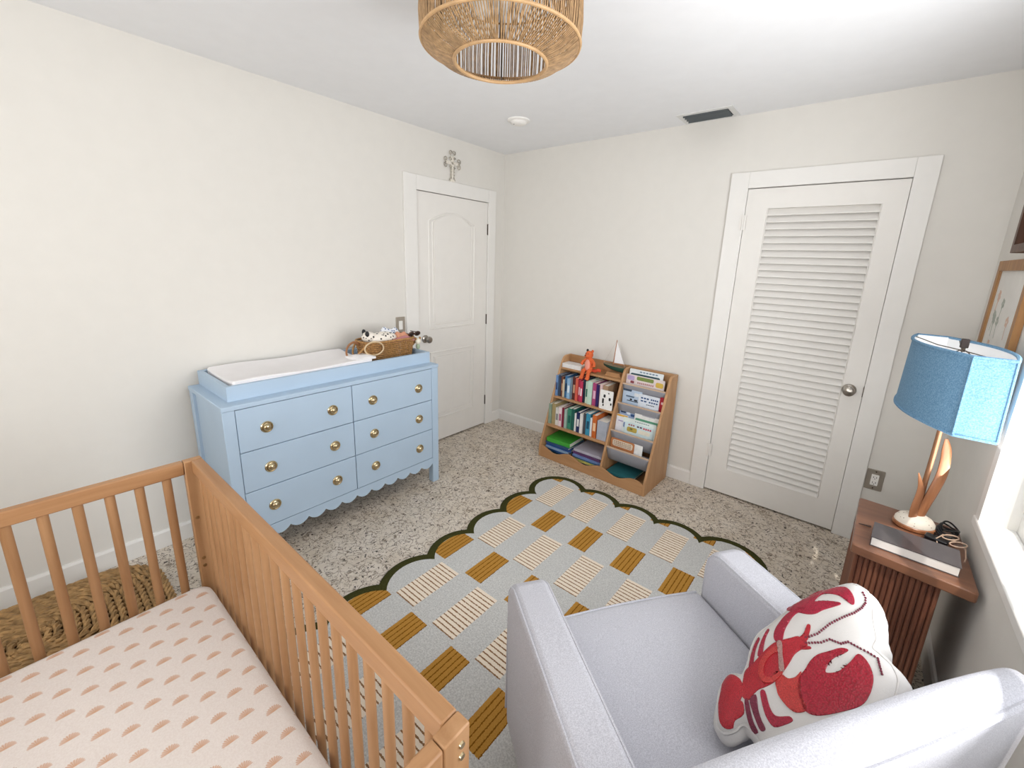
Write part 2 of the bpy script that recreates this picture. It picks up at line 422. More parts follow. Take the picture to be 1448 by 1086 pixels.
for lp in (top, low):
    m = MB(); m.tube([(.002, y, z) for y, z in dens(lp)], .0075, 6, closed=True)
    m.tube([(.002, y, z) for y, z in dens(shrink(lp, .035))], .005, 6, closed=True)
    m.prism(shrink(lp, .05), 'x', -.005, .006)
    if lp is low: m.box(.006, -.622, .27, .0075, -.618, .745)
    m.build('raised_panel', M['door'], d1, smooth=40)
for z in (1.82, 1.03, .25):
    h = MB(); h.box(-.004, y1 - .003, z - .045, .006, y1 + .017, z + .045); h.tube([(.008, y1 + .006, z - .047), (.008, y1 + .006, z + .047)], .006, 8)
    tag(h.build('hinge', M['hinge'], d1), 'bronze hinge')
TX = Matrix.Translation((.002, -.918, .925)) @ Matrix.Rotation(PI / 2, 4, 'Y')
k = MB(); k.lathe([(.0, 0), (.032, 0), (.032, .004), (.026, .010), (.012, .014), (.011, .034), (.020, .040), (.027, .050), (.027, .060), (.020, .068), (0, .070)], 28, TX)
tag(k.build('door_knob', M['chrome'], d1), 'round nickel door knob')

# ---- louvred door (back wall)
x0, x1 = 2.016, 2.772
LX0, LX1, LZ0, LZ1 = 2.138, 2.672, .190, 1.925
b = MB(); b.box(x0, -.004, .012, LX0, .034, 2.042); b.box(LX1, -.004, .012, x1, .034, 2.042); b.box(LX0, -.004, .012, LX1, .034, LZ0); b.box(LX0, -.004, LZ1, LX1, .034, 2.042)
d2 = struct(b.build('door_2', M['door'], smooth=0, merge=True))
b = MB(); n = 43; pz = (LZ1 - LZ0) / n
for i in range(n):
    zc = LZ0 + pz * (i + .5)
    b.prism([(-.006, zc - .016), (-.006, zc - .0205), (-.001, zc - .0225), (.026, zc + .017), (.024, zc + .021), (.020, zc + .021)], 'x', LX0 - .004, LX1 + .004)
b.build('louvres', M['door'], d2, smooth=0)
m = MB()
for r_ in (0,): m.tube([(LX0, -.004, LZ0), (LX1, -.004, LZ0), (LX1, -.004, LZ1), (LX0, -.004, LZ1)], .004, 4, closed=True)
m.build('louvre_bead', M['door'], d2, smooth=0)
for z in (1.845, .31):
    h = MB(); h.box(x0 - .024, -.021, z - .045, x0 + .014, -.016, z + .045); h.tube([(x0 - .004, -.022, z - .046), (x0 - .004, -.022, z + .046)], .006, 8)
    h.build('hinge', M['door'], d2)
TK = Matrix.Translation((2.708, -.004, .905)) @ Matrix.Rotation(PI / 2, 4, 'X')
k = MB(); k.lathe([(0, 0), (.034, 0), (.034, .004), (.028, .010), (.013, .013), (.012, .030), (.022, .036), (.029, .046), (.028, .056), (.016, .062), (0, .063)], 28, TK)
tag(k.build('door_knob', M['chrome'], d2), 'round nickel door knob')
k = MB(); k.box(2.770, -.012, .875, 2.774, .03, .935); tag(k.build('latch_plate', M['hinge'], d2), 'dark latch plate')

# ---- window in the right wall, and the unseen one added behind the camera
def window(name, ax, hole, inner):
    a, c, za, zb = hole
    def bx(b, u0, w0, z0, u1, w1, z1):     # u along the wall, w = depth outward from the inner face
        if ax == 'x': b.box(inner + w0, u0, z0, inner + w1, u1, z1)
        else: b.box(u0, inner - w1, z0, u1, inner - w0, z1)
    b = MB(); t = .045
    bx(b, a, .075, za, a + t, .125, zb); bx(b, c - t, .075, za, c, .125, zb); bx(b, a + t, .075, za, c - t, .125, za + t); bx(b, a + t, .075, zb - t, c - t, .125, zb)
    mid = (a + c) / 2; bx(b, mid - .025, .08, za + t, mid + .025, .12, zb - t)
    w = struct(b.build(name, M['trim'], smooth=0))
    for u0, u1 in ((a + t, mid - .025), (mid + .025, c - t)):
        g = MB(); bx(g, u0, .098, za + t, u1, .102, zb - t); g.build('pane', M['glass'], w, smooth=0)
    k = MB(); e = .05
    bx(k, a - e, -.016, za - .01, a, 0, zb + e); bx(k, c, -.016, za - .01, c + e, 0, zb + e); bx(k, a, -.016, zb, c, 0, zb + e)
    k.build('window_casing', M['trim'], w, smooth=0)
    s_ = MB(); bx(s_, a - e, -.022, za - .028, c + e, .075, za + .004)
    s_.build('window_sill', M['trim'], w, bevel=.004)
    return w
window('window_1', 'x', WN, W)
window('rear_fill_window', 'y', WB, YF)

# unseen overhang added to keep the sun out of the rear window
b = MB(); b.box(-.2, YF - TH - .75, 2.42, W + .2, YF - TH - .005, 2.50); struct(b.build('sun_blocker', M['trim'], smooth=0))
# ------------------------------------------------------------------ dresser
DX, DY0, DY1, DH = .525, -2.487, -1.222, .864
dr = thing('dresser', 'light blue six-drawer dresser with a scalloped base and brass knobs', 'dresser', (.27, (DY0 + DY1) / 2, 0))
MB().box(.022, DY0, DH - .022, DX, DY1, DH).build('top', M['blue'], dr, bevel=.003)
ZB = DH - .022
for ya_, yb_ in ((DY0 + .002, DY0 + .054), (DY1 - .054, DY1 - .002)):
    for xa_, xb_ in ((.026, .076), (DX - .05, DX - .003)):
        MB().box(xa_, ya_, 0, xb_, yb_, ZB).build('leg', M['blue'], dr, bevel=.003)
b = MB(); 
for ya_, yb_ in ((DY0 + .016, DY0 + .034), (DY1 - .034, DY1 - .016)): b.box(.076, ya_, .15, DX - .05, yb_, ZB)
b.box(.03, DY0 + .054, .15, .045, DY1 - .054, ZB)
b.build('side_panel', M['blue'], dr, smooth=0)
# dark gap behind the drawer fronts
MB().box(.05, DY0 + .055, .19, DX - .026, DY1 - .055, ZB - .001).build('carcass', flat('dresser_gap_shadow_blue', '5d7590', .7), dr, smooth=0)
# scalloped apron
ap = []; N = 12; A0, A1 = DY0 + .054, DY1 - .054
for i in range(N):
    for t in range(8):
        s_ = t / 8; yy = A0 + (A1 - A0) * (i + s_) / N
        ap.append((yy, .149 - .026 * math.sin(PI * s_) ** .8))
ap += [(A1, .149), (A1, .189), (A0, .189)]
b = MB(); b.prism([(yy, zz) for yy, zz in ap], 'x', DX - .026, DX - .006); b.build('apron', M['blue'], dr, smooth=0)
rows = ((.192, .4055), (.4095, .6175), (.6215, .8385)); cols = ((A0 + .002, -1.8525), (-1.8485, A1 - .002))
kn = [[-2.305, -1.970], [-1.722, -1.387]]
KP = [(0, .004), (.029, .004), (.0295, .008), (.026, .012), (.0235, .012), (.021, .010), (.018, .0115), (.0165, .017), (.012, .0215), (.006, .024), (0, .0245)]
for ri, (za, zb) in enumerate(rows):
    for ci, (ya_, yb_) in enumerate(cols):
        d = MB().box(DX - .026, ya_, za, DX - .005, yb_, zb).build('drawer', M['blue'], dr, bevel=.002)
        for ky in kn[ci]:
            T = Matrix.Translation((DX - .0095, ky, (.297, .511, .724)[ri])) @ Matrix.Rotation(PI / 2, 4, 'Y')
            k = MB(); k.lathe([(0, 0), (.010, 0), (.010, .006)] , 16, T); k.lathe([(r, z) for r, z in KP], 28, T)
            tag(k.build('knob', M['brass'], d), 'round brass knob')
# changing tray, pad
TY0, TY1, TX0, TX1, TZ0, TZ1 = -2.437, -1.237, .022, .452, DH + .0006, .938
tr = thing('changing_tray', 'light blue shallow changing tray standing on the blue dresser', 'tray', (.23, -1.84, DH))
b = MB(); b.box(TX0 + .019, TY0 + .019, TZ0 + .0005, TX1 - .019, TY1 - .019, TZ0 + .01); b.build('tray_floor', M['blue'], tr, smooth=0)
b = MB(); t = .02
b.box(TX0, TY0, TZ0, TX0 + t, TY1, TZ1); b.box(TX1 - t, TY0, TZ0, TX1, TY1, TZ1); b.box(TX0 + t, TY0, TZ0, TX1 - t, TY0 + t, TZ1); b.box(TX0 + t, TY1 - t, TZ0, TX1 - t, TY1, TZ1)
b.build('tray_rim', M['blue'], tr, smooth=0, merge=True)
PX0, PX1, PY0, PY1 = .046, .428, -2.40, -1.655
def padz(u, v):
    e = abs(v - .5) * 2
    return .938 + .024 * max(0, e - .25) ** 1.5 + (.004 * math.sin(u * 9))
b = MB(); nu, nv = 20, 13
b.grid(lambda u, v: (PX0 + (PX1 - PX0) * v, PY0 + (PY1 - PY0) * u, padz(u, v)), nu, nv)
b.grid(lambda u, v: (PX0 + (PX1 - PX0) * v, PY0 + (PY1 - PY0) * u, .876), nu, nv)
for uu in (0, 1): b.grid(lambda u, v: (PX0 + (PX1 - PX0) * v, PY0 + (PY1 - PY0) * uu, .876 + (padz(uu, v) - .876) * u), 4, nv)
for vv in (0, 1): b.grid(lambda u, v: (PX0 + (PX1 - PX0) * vv, PY0 + (PY1 - PY0) * v, .876 + (padz(v, vv) - .876) * u), 4, nu)
pad = b.build('changing_pad', M['white_cloth'], None, org=(.24, -2.0, .876), bevel=.008, merge=True)
tag(pad, 'white contoured changing pad lying in the light blue tray', 'changing pad')
for vv in (1, 0):
    b = MB(); b.tube([(PX0 + (PX1 - PX0) * vv, PY0 + .01 + (PY1 - PY0 - .02) * i / 20, padz(i / 20, vv) - .006) for i in range(21)], .005, 6)
    b.build('piping', M['white_cloth'], pad)

# ------------------------------------------------------------------ wicker basket with toys, in the tray
def stadium(cx, cy, hx, hy, r, n=6): return rrect(cx - hx, cy - hy, cx + hx, cy + hy, r, n)
BC = (.265, -1.452); BZ = TZ0 + .011
bs = thing('wicker_basket', 'small brown wicker basket of toys in the changing tray', 'basket', (BC[0], BC[1], BZ))
def braid(loop, z, amp, r, mb, ph=0, per=None):
    m = len(loop); out = [[], []]
    L = 0; pts = []
    for i in range(m):
        p, q = loop[i], loop[(i + 1) % m]; d = math.dist(p, q); k = max(1, int(d / (r * 1.6)))
        for t in range(k): pts.append((p[0] + (q[0] - p[0]) * t / k, p[1] + (q[1] - p[1]) * t / k))
    m = len(pts); w = max(4, round(m / 5)) 
    for s_ in (0, 1):
        path = []
        for i in range(m):
            p0, p1 = pts[i - 1], pts[(i + 1) % m]; tx, ty = p1[0] - p0[0], p1[1] - p0[1]; l = math.hypot(tx, ty) or 1
            a = 2 * PI * i * w / m + s_ * PI + ph
            off = amp * math.sin(a)
            path.append((pts[i][0] + ty / l * off, pts[i][1] - tx / l * off, z + amp * .7 * math.cos(a)))
        mb.tube(path, r, 5, closed=True)
b = MB(); nr = 12
for i in range(nr):
    f = i / (nr - 1); e = .018 * f
    braid(stadium(BC[0], BC[1], .078 + e, .166 + e, .06), BZ + .008 + .140 * f, .0035, .0042, b, i * 1.3)
for k in range(46):
    lp = stadium(BC[0], BC[1], .088, .181, .06, 8); p = lp[int(k * len(lp) / 46)]
b.build('basket_weave', M['wicker'], bs)
b = MB(); b.prism(stadium(BC[0], BC[1], .076, .164, .06), 'z', BZ, BZ + .006); b.build('basket_floor', M['wicker'], bs)
b = MB(); b.tube([(p[0], p[1], BZ + .153) for p in stadium(BC[0], BC[1], .098, .187, .07, 8)], .007, 8, closed=True); b.build('basket_rim', M['wicker'], bs)
b = MB(); b.tube([(BC[0] + .06 * math.cos(a) , BC[1] - .178 - .05 * math.sin(a) , BZ + .147 - .075 * math.sin(a)) for a in [PI * i / 12 for i in range(13)]], .006, 8); b.build('basket_handle', M['wicker'], bs)
b = MB(); b.tube([(BC[0] + .06 * math.cos(a) , BC[1] + .185 + .018 * math.sin(a) , BZ + .147 - .06 * math.sin(a)) for a in [PI * i / 12 for i in range(13)]], .006, 8); b.build('basket_handle', M['wicker'], bs)
# things in / by the basket
def dotted(name, base, dot, sc_=55., thr=.32):
    m, nt, bb = newmat(name); bb.inputs['Roughness'].default_value = .9
    tc = nd(nt, 'ShaderNodeTexCoord'); v = nd(nt, 'ShaderNodeTexVoronoi', i_Scale=sc_); nt.links.new(tc.outputs['Object'], v.inputs['Vector'])
    r = ramp(nt, [(thr, lin(dot)), (thr + .04, lin(base))]); nt.links.new(v.outputs['Distance'], r.inputs['Fac']); nt.links.new(r.outputs['Color'], bb.inputs['Base Color'])
    return m
M['dots'] = dotted('white_black_dots', 'eee7dc', '25201e', 42., .26)
M['dots2'] = dotted('white_blue_print', 'e6e9ef', '5b6f9c', 60., .3)
rz_ = BZ + .150
p = thing('plush_toy', 'white plush toy with black spots lying in the wicker basket', 'soft toy', (BC[0], -1.5, rz_))
b = MB(); b.ball((BC[0] + .01, -1.485, rz_ + .010), (.062, .105, .044), 20); b.ball((BC[0] + .0, -1.575, rz_ + .026), (.045, .045, .038), 16); b.build('body', M['dots'], p)
for q in ((BC[0] + .025, -1.60, rz_ + .052), (BC[0] - .03, -1.59, rz_ + .056)):
    b = MB(); b.ball(q, (.016, .012, .020), 10); b.build('ear', M['black'], p)
def cloth(name, label, mat, c, s, h, seed, cat='cloth'):
    rr = random.Random(seed); ph = [rr.uniform(0, 6) for _ in range(4)]
    b = MB()
    def top(u, v):
        e = max(0, 1 - (abs(2 * u - 1) ** 3)) * max(0, 1 - (abs(2 * v - 1) ** 3))
        return (c[0] + s[0] * (u - .5), c[1] + s[1] * (v - .5), c[2] + h * e * (.65 + .2 * math.sin(9 * u + ph[0]) + .2 * math.sin(8 * v + 5 * u + ph[1])))
    b.grid(top, 16, 16); b.grid(lambda u, v: (c[0] + s[0] * (u - .5), c[1] + s[1] * (v - .5), c[2] - .012), 16, 16)
    for uu in (0, 1):
        b.grid(lambda u, v: (top(uu, v)[0], top(uu, v)[1], c[2] - .012 + (top(uu, v)[2] - c[2] + .012) * u), 2, 16)
        b.grid(lambda u, v: (top(v, uu)[0], top(v, uu)[1], c[2] - .012 + (top(v, uu)[2] - c[2] + .012) * u), 2, 16)
    o = b.build(name, mat, None, org=c, merge=True, smooth=80); return tag(o, label, cat)
cloth('muslin_cloth', 'crumpled white and blue printed cloth at the back of the wicker basket', M['dots2'], (BC[0] - .05, -1.40, rz_ + .004), (.09, .17, .0), .085, 3)
cloth('muslin_cloth', 'salmon pink folded cloth in the middle of the wicker basket', flat('salmon_cloth', 'd79a7c', .9), (BC[0] + .02, -1.345, rz_ + .0), (.11, .10, .0), .05, 5)
cloth('muslin_cloth', 'dusty rose cloth at the front right of the wicker basket', flat('rose_cloth', 'b97f80', .9), (BC[0] + .06, -1.37, rz_ - .004), (.06, .17, .0), .028, 8)
s_ = thing('sunglasses', 'dark brown toddler sunglasses on the right end of the wicker basket', 'sunglasses', (BC[0] + .02, -1.265, rz_))
b = MB()
for yy in (-1.285, -1.235): b.tube([(BC[0] + .055 + .004 * math.sin(a), yy + .021 * math.cos(a), rz_ + .022 + .014 * math.sin(a)) for a in [2 * PI * i / 16 for i in range(16)]], .004, 6, closed=True)
b.tube([(BC[0] + .055, -1.307, rz_ + .026), (BC[0] - .05, -1.305, rz_ + .024)], .003, 6); b.tube([(BC[0] + .055, -1.213, rz_ + .026), (BC[0] - .05, -1.215, rz_ + .024)], .003, 6)
b.build('frame', flat('tortoise', '4a2f24', .35), s_)
b = MB()
for yy in (-1.285, -1.235): b.ball((BC[0] + .055, yy, rz_ + .022), (.002, .019, .013), 12)
b.build('lens', flat('smoke_lens', '2a1d1a', .1), s_)
# strap and looped cord hanging over the left end of the basket
b = MB(); b.tube([(.27 + .015 * math.sin(a), -1.685 - .058 * math.sin(a) , .995 + .055 * math.cos(a) - .018) for a in [PI * (-.35 + 1.3 * i / 20) for i in range(21)]], .008, 8, flat=.45)
o = b.build('leather_strap', flat('tan_leather', '9a6d4c', .5), None, org=(.27, -1.70, .93)); tag(o, 'curled tan leather strap on the changing pad beside the wicker basket', 'strap')
b = MB(); b.tube([(.372 + .008 * math.cos(a), -1.605 + .060 * math.cos(a), .998 + .042 * math.sin(a)) for a in [2 * PI * i / 28 for i in range(28)]], .005, 8, closed=True)
o = b.build('teething_ring', flat('pale_cane_ring', 'cdb491', .5), None, org=(.372, -1.605, .956)); tag(o, 'pale looped ring leaning on the front left of the wicker basket', 'ring')
cloth('baby_wipe', 'white folded cloth on the right end of the changing pad', M['white_cloth'], (.345, -1.685, .957), (.13, .13, 0), .014, 12)
p = thing('rattle_toy', 'small cream and green toy between the wicker basket and the door knob', 'toy', (.335, -1.244, TZ1))
zt = TZ1
b = MB(); b.ball((.335, -1.244, zt + .021), (.017, .013, .021), 14); b.build('body', flat('green_toy', 'a9b79c', .7), p)
b = MB(); b.ball((.335, -1.244, zt + .058), (.022, .02, .022), 14); b.build('head', flat('cream_toy', 'ece6d4', .7), p)
M['tan_toy'] = flat('tan_toy', 'b58a55', .7)
for yy in (-1.262, -1.226):
    b = MB(); b.ball((.335, yy, zt + .078), (.009, .008, .009), 8); b.build('ear', M['tan_toy'], p)

# ------------------------------------------------------------------ crib
CX0, CX1, CY1, CH = 1.012, 2.343, -2.690, .872
CY0 = CY1 - .75
cr = thing('crib', 'honey-coloured wooden crib with round slats', 'crib', ((CX0 + CX1) / 2, (CY0 + CY1) / 2, 0))
PW, PD = .052, .028
for xx, zf in ((CX0, 0), (CX1 - PD, .0147)):
    for yy in (CY1 - PW, CY0):
        MB().box(xx, yy, zf, xx + PD, yy + PW, CH).build('post', M['crz'], cr, bevel=.003)
RZ = CH - .045
for yy in (CY1 - .032, CY0):
    MB().box(CX0 + PD + .0008, yy, RZ, CX1 - PD - .0008, yy + .032, CH).build('top_rail', M['crx'], cr, bevel=.004)
    MB().box(CX0 + PD, yy + .004, .20, CX1 - PD, yy + .028, .245).build('bottom_rail', M['crx'], cr, bevel=.003)
for xx in (CX0, CX1 - PD):
    MB().box(xx, CY0 + PW + .0008, RZ, xx + PD, CY1 - PW - .0008, CH).build('top_rail', M['cry'], cr, bevel=.004)
    MB().box(xx + .003, CY0 + PW, .20, xx + PD - .003, CY1 - PW, .245).build('bottom_rail', M['cry'], cr, bevel=.003)
def slat(x, y, ax):
    b = MB(); r1, r2 = (.0125, .0095) if ax == 'y' else (.0095, .0125)
    b.lathe([(0, .24), (1, .24), (1, RZ + .005), (0, RZ + .005)], 14, Matrix.Translation((x, y, 0)) @ Matrix.Diagonal((r1, r2, 1, 1)))
    b.build('slat', M['crz'], cr)
for i in range(20):
    for yy in (CY1 - .016, CY0 + .016): slat(2.268 - .0622 * i, yy, 'y')
for i in range(10):
    for xx in (CX0 + .014, CX1 - .014): slat(xx, -2.790 - .0685 * i, 'x')
b = MB()
for zz in (.845, .822): b.lathe([(0, 0), (.006, 0), (.005, .003), (0, .003)], 12, Matrix.Translation((CX1, CY1 - .018, zz)) @ Matrix.Rotation(PI / 2, 4, 'Y'))
for zz in (.66, .50, .47): b.lathe([(0, 0), (.006, 0), (.005, .003), (0, .003)], 12, Matrix.Translation((CX0 + PD, CY1 - .038, zz)) @ Matrix.Rotation(PI / 2, 4, 'Y'))
tag(b.build('bolt', M['brass'], cr), 'small metal bolt heads')
MB().box(CX0 + PD + .004, CY0 + .036, .27, CX1 - PD - .004, CY1 - .036, .285).build('base_board', M['crx'], cr, smooth=0)
# mattress
b = MB(); mx0, mx1, my0, my1 = CX0 + PD + .008, CX1 - PD - .012, CY0 + .042, CY1 - .034
prof = [(.035, .288), (.006, .30), (0, .33), (0, .385), (.008, .408), (.028, .418)]
loops = [[(px, py, z) for px, py in rrect(mx0 + d, my0 + d, mx1 - d, my1 - d, max(.012, .055 - d), 6)] for d, z in prof]
n = len(loops[0]); vs = [q for l in loops for q in l]; fs = [(i * n + k, i * n + (k + 1) % n, (i + 1) * n + (k + 1) % n, (i + 1) * n + k) for i in range(len(prof) - 1) for k in range(n)]
fs += [tuple(range(n))[::-1], tuple(range((len(prof) - 1) * n, len(prof) * n))]
b.add(vs, fs); mt = thing('crib_mattress', 'crib mattress in a pale sheet printed with rows of peach fans', 'mattress', (0, 0, .286))
mo = b.build('fitted_sheet', M['sheet'], mt, smooth=50)

# ------------------------------------------------------------------ woven basket behind the crib end
wb = thing('seagrass_basket', 'low braided seagrass basket on the floor between crib and wall', 'basket', (.55, -3.17, 0))
b = MB()
cx, cy = .52, -3.17
NB = 25
for i in range(NB):
    f = i / (NB - 1)
    if f < .36: g = f / .36; hx, hy, z = .315 + .025 * math.sin(PI * .5 * g), .38 + .025 * math.sin(PI * .5 * g), .012 + .078 * g
    else: g = (f - .36) / .64; hx, hy, z = .34 * (1 - g * .95), .405 * (1 - g * .95), .085 + .042 * math.sin(g * PI / 2)
    braid(rrect(cx - hx, cy - hy, cx + hx, cy + hy, min(hx, hy) * .6, 8), z, .0072, .0078, b, i * 2.1)
b.build('braided_body', M['grass'], wb)
b = MB(); b.ball((cx, cy, .06), (.31, .375, .05), 24); b.build('lining', flat('dark_straw', '5c4326', .9), wb)
b = MB(); b.tube([(.60, -3.42, .12), (.70, -3.33, .135), (.78, -3.2, .125), (.82, -3.1, .08)], .008, 8); tag(b.build('handle', M['black'], wb), 'black bent handle')
# ------------------------------------------------------------------ rug with scalloped border
def rug_loop(off):
    """outline of the scallops; off = how far inside the outer edge"""
    def scallop(p, q, sag):
        px, py = p; qx, qy = q; c = math.dist(p, q); r = (c * c / 4 + sag * sag) / (2 * sag)
        mx, my = (px + qx) / 2, (py + qy) / 2; nx, ny = (qy - py) / c, -(qx - px) / c     # outward for a clockwise loop
        nx, ny = -nx, -ny
        cx_, cy_ = mx - nx * (r - sag), my - ny * (r - sag)
        return (cx_, cy_, r)
    xs = [1.385, 1.655, 1.92, 2.19]; ys = [-.92 - .2925 * i for i in range(7)]
    L, Rr, T_, B_ = 1.105, 2.475, -.628, -3.0
    circ = []
    for a, c in zip(xs, xs[1:]): circ.append(scallop((a, T_), (c, T_), .055))
    def corner(p, q, cx_, cy_): return (cx_, cy_, (math.dist(p, (cx_, cy_)) + math.dist(q, (cx_, cy_))) / 2)
    circ.append(corner((2.19, T_), (Rr, -.92), 2.347, -.745))
    for a, c in zip(ys, ys[1:]): circ.append(scallop((Rr, a), (Rr, c), .055))
    circ.append(corner((Rr, ys[-1]), (2.19, B_), 2.325, -2.83))
    xr = xs[::-1]
    for a, c in zip(xr, xr[1:]): circ.append(scallop((a, B_), (c, B_), .055))
    circ.append(corner((1.385, B_), (L, ys[-1]), 1.25, -2.83))
    yr = ys[::-1]
    for a, c in zip(yr, yr[1:]): circ.append(scallop((L, a), (L, c), .055))
    circ.append(corner((L, -.92), (1.385, T_), 1.255, -.775))
    n = len(circ); out = []
    cen = (1.79, -1.8)
    def inter(c1, c2):
        (x1, y1, r1), (x2, y2, r2) = c1, c2; r1 -= off; r2 -= off
        d = math.dist((x1, y1), (x2, y2)); a = (r1 * r1 - r2 * r2 + d * d) / (2 * d); h = math.sqrt(max(0, r1 * r1 - a * a))
        xm, ym = x1 + a * (x2 - x1) / d, y1 + a * (y2 - y1) / d
        cand = [(xm + h * (y2 - y1) / d, ym - h * (x2 - x1) / d), (xm - h * (y2 - y1) / d, ym + h * (x2 - x1) / d)]
        return max(cand, key=lambda q: math.dist(q, cen))
    P = [inter(circ[i - 1], circ[i]) for i in range(n)]
    for i in range(n):
        cx_, cy_, r = circ[i]; r -= off; p, q = P[i], P[(i + 1) % n]
        a0 = math.atan2(p[1] - cy_, p[0] - cx_); a1 = math.atan2(q[1] - cy_, q[0] - cx_)
        while a1 > a0: a1 -= 2 * PI
        for k in range(14):
            a = a0 + (a1 - a0) * k / 14; out.append((cx_ + r * math.cos(a), cy_ + r * math.sin(a)))
    return out
lo, li = rug_loop(0), rug_loop(.042)
rg = thing('area_rug', 'grey rug with gold and cream stripes and a dark green scalloped edge', 'rug', (0, 0, 0))
b = MB(); b.prism(li, 'z', .0005, .0115); b.build('rug_pile', M['rug'], rg, smooth=0)
b = MB(); n = len(lo)
prof = [(lo, .0005), (lo, .009), ([((a[0] * .8 + c[0] * .2), (a[1] * .8 + c[1] * .2)) for a, c in zip(lo, li)], .0145), ([((a[0] * .2 + c[0] * .8), (a[1] * .2 + c[1] * .8)) for a, c in zip(lo, li)], .0145), (li, .011), (li, .0005)]
vs = [(p[0], p[1], z) for l, z in prof for p in l]; m = len(prof)
b.add(vs, [(i * n + k, i * n + (k + 1) % n, ((i + 1) % m) * n + (k + 1) % n, ((i + 1) % m) * n + k) for i in range(m) for k in range(n)])
tag(b.build('rug_border', M['rugedge'], rg, smooth=60), 'dark green scalloped border')

# ------------------------------------------------------------------ bookcase
BKT = Matrix.Translation((.815, -.019, 0)) @ Matrix.Rotation(math.radians(-1.2), 4, 'Z')
bk = thing('bookcase', 'low wooden children\'s bookcase with slanted front, shelves and grey fabric slings', 'bookcase', T=BKT)
def slant(z): return -.385 + (z - .09) * .368
BW = .93
def side(x, h=.81):
    pts = [(0, 0), (-.385, 0), (-.385, .085)] + [(slant(z), z) for z in (.1, .4, .70)] 
    yy, zz = slant(.70), .70
    pts += [(-.125 + 0.0, .775), (-.105, .80), (-.075, .81)] if h > .8 else []
    pts += [(0, h)]
    b = MB(BKT); b.prism(pts, 'x', x, x + .018); return b.build('side_panel', M['bkz'], bk, bevel=.003)
def sidepts(): pass
side(0)
b = MB(BKT); b.prism([(0, 0), (-.385, 0), (-.385, .085), (slant(.4), .4), (slant(.79), .79), (-.115, .805), (-.10, .81), (0, .81)], 'x', BW - .018, BW); b.build('side_panel', M['bkz'], bk, bevel=.002)
b = MB(BKT); b.prism([(-.012, .005), (-.372, .005), (-.372, .085), (slant(.4), .4), (slant(.77), .77), (-.115, .80), (-.09, .808), (-.012, .808)], 'x', .562, .580); b.build('divider', M['bkz'], bk, bevel=.003)
b = MB(BKT); b.box(.018, -.012, .02, BW - .018, 0, .808); b.build('back_panel', M['bkx'], bk, smooth=0)
DV0, DV1 = .562, .580
SH = []
for zt, th in ((.720, .016), (.490, .016), (.268, .018)):
    b = MB(BKT); b.box(.018, slant(zt - th / 2) + .002, zt - th, DV0, -.012, zt); b.build('shelf', M['bkx'], bk, bevel=.002); SH.append(zt)
b = MB(BKT); b.box(.018, -.368, .012, BW - .018, -.012, .028); b.build('floor_shelf', M['bkx'], bk, smooth=0)
pts = [(.018, .0), (BW - .018, 0)]
N_ = 90
for i in range(N_ + 1):
    x = BW - .018 - (BW - .036) * i / N_
    zz = .080 + .019 * math.cos(2 * PI * (x - .018) / .275)
    if DV0 - .01 < x < DV1 + .01: zz = .098
    pts.append((x, zz))
b = MB(BKT); b.prism(pts, 'y', -.385, -.369); b.build('front_board', M['bkx'], bk, bevel=.002, smooth=0)
b = MB(BKT); b.box(DV1, -.03, .735, BW - .018, -.012, .808); b.build('top_rail', M['bkx'], bk, smooth=0)
M['dowel'] = wood('pale_dowel', 'b59a82', 'cdb49d', 'x', 22, .5)
# slings: dowel + hanging fabric
SL = [(.700, .10), (.562, .13), (.365, .13), (.245, .13)]
for z, dep in SL:
    yf = slant(z) + .012
    b = MB(BKT)
    path = [(yf - .004, z - .004), (yf - .003, z - .010), (yf + .010, z - .05), (yf + .034, z - .10), (yf + .052, z - .115), (yf + .066, z - .10), (yf + .072, z - .02)]
    path = [p for p in path if p[0] < -.014]
    n = len(path); vs = []; fs = []
    for x in [DV1 + .002 + (BW - .018 - DV1 - .004) * k / 8 for k in range(9)]: vs += [(x, y, q) for y, q in path]
    fs = [(k * n + i, (k + 1) * n + i, (k + 1) * n + i + 1, k * n + i + 1) for k in range(8) for i in range(n - 1)]
    b.add(vs, fs); s_ = b.build('sling', M['sling'], bk, solid=.0025, smooth=60, recalc=False)
    b = MB(BKT); b.tube([(DV1, yf, z), (BW - .018, yf, z)], .0068, 10); tag(b.build('dowel', M['dowel'], s_), 'pale wooden dowel')

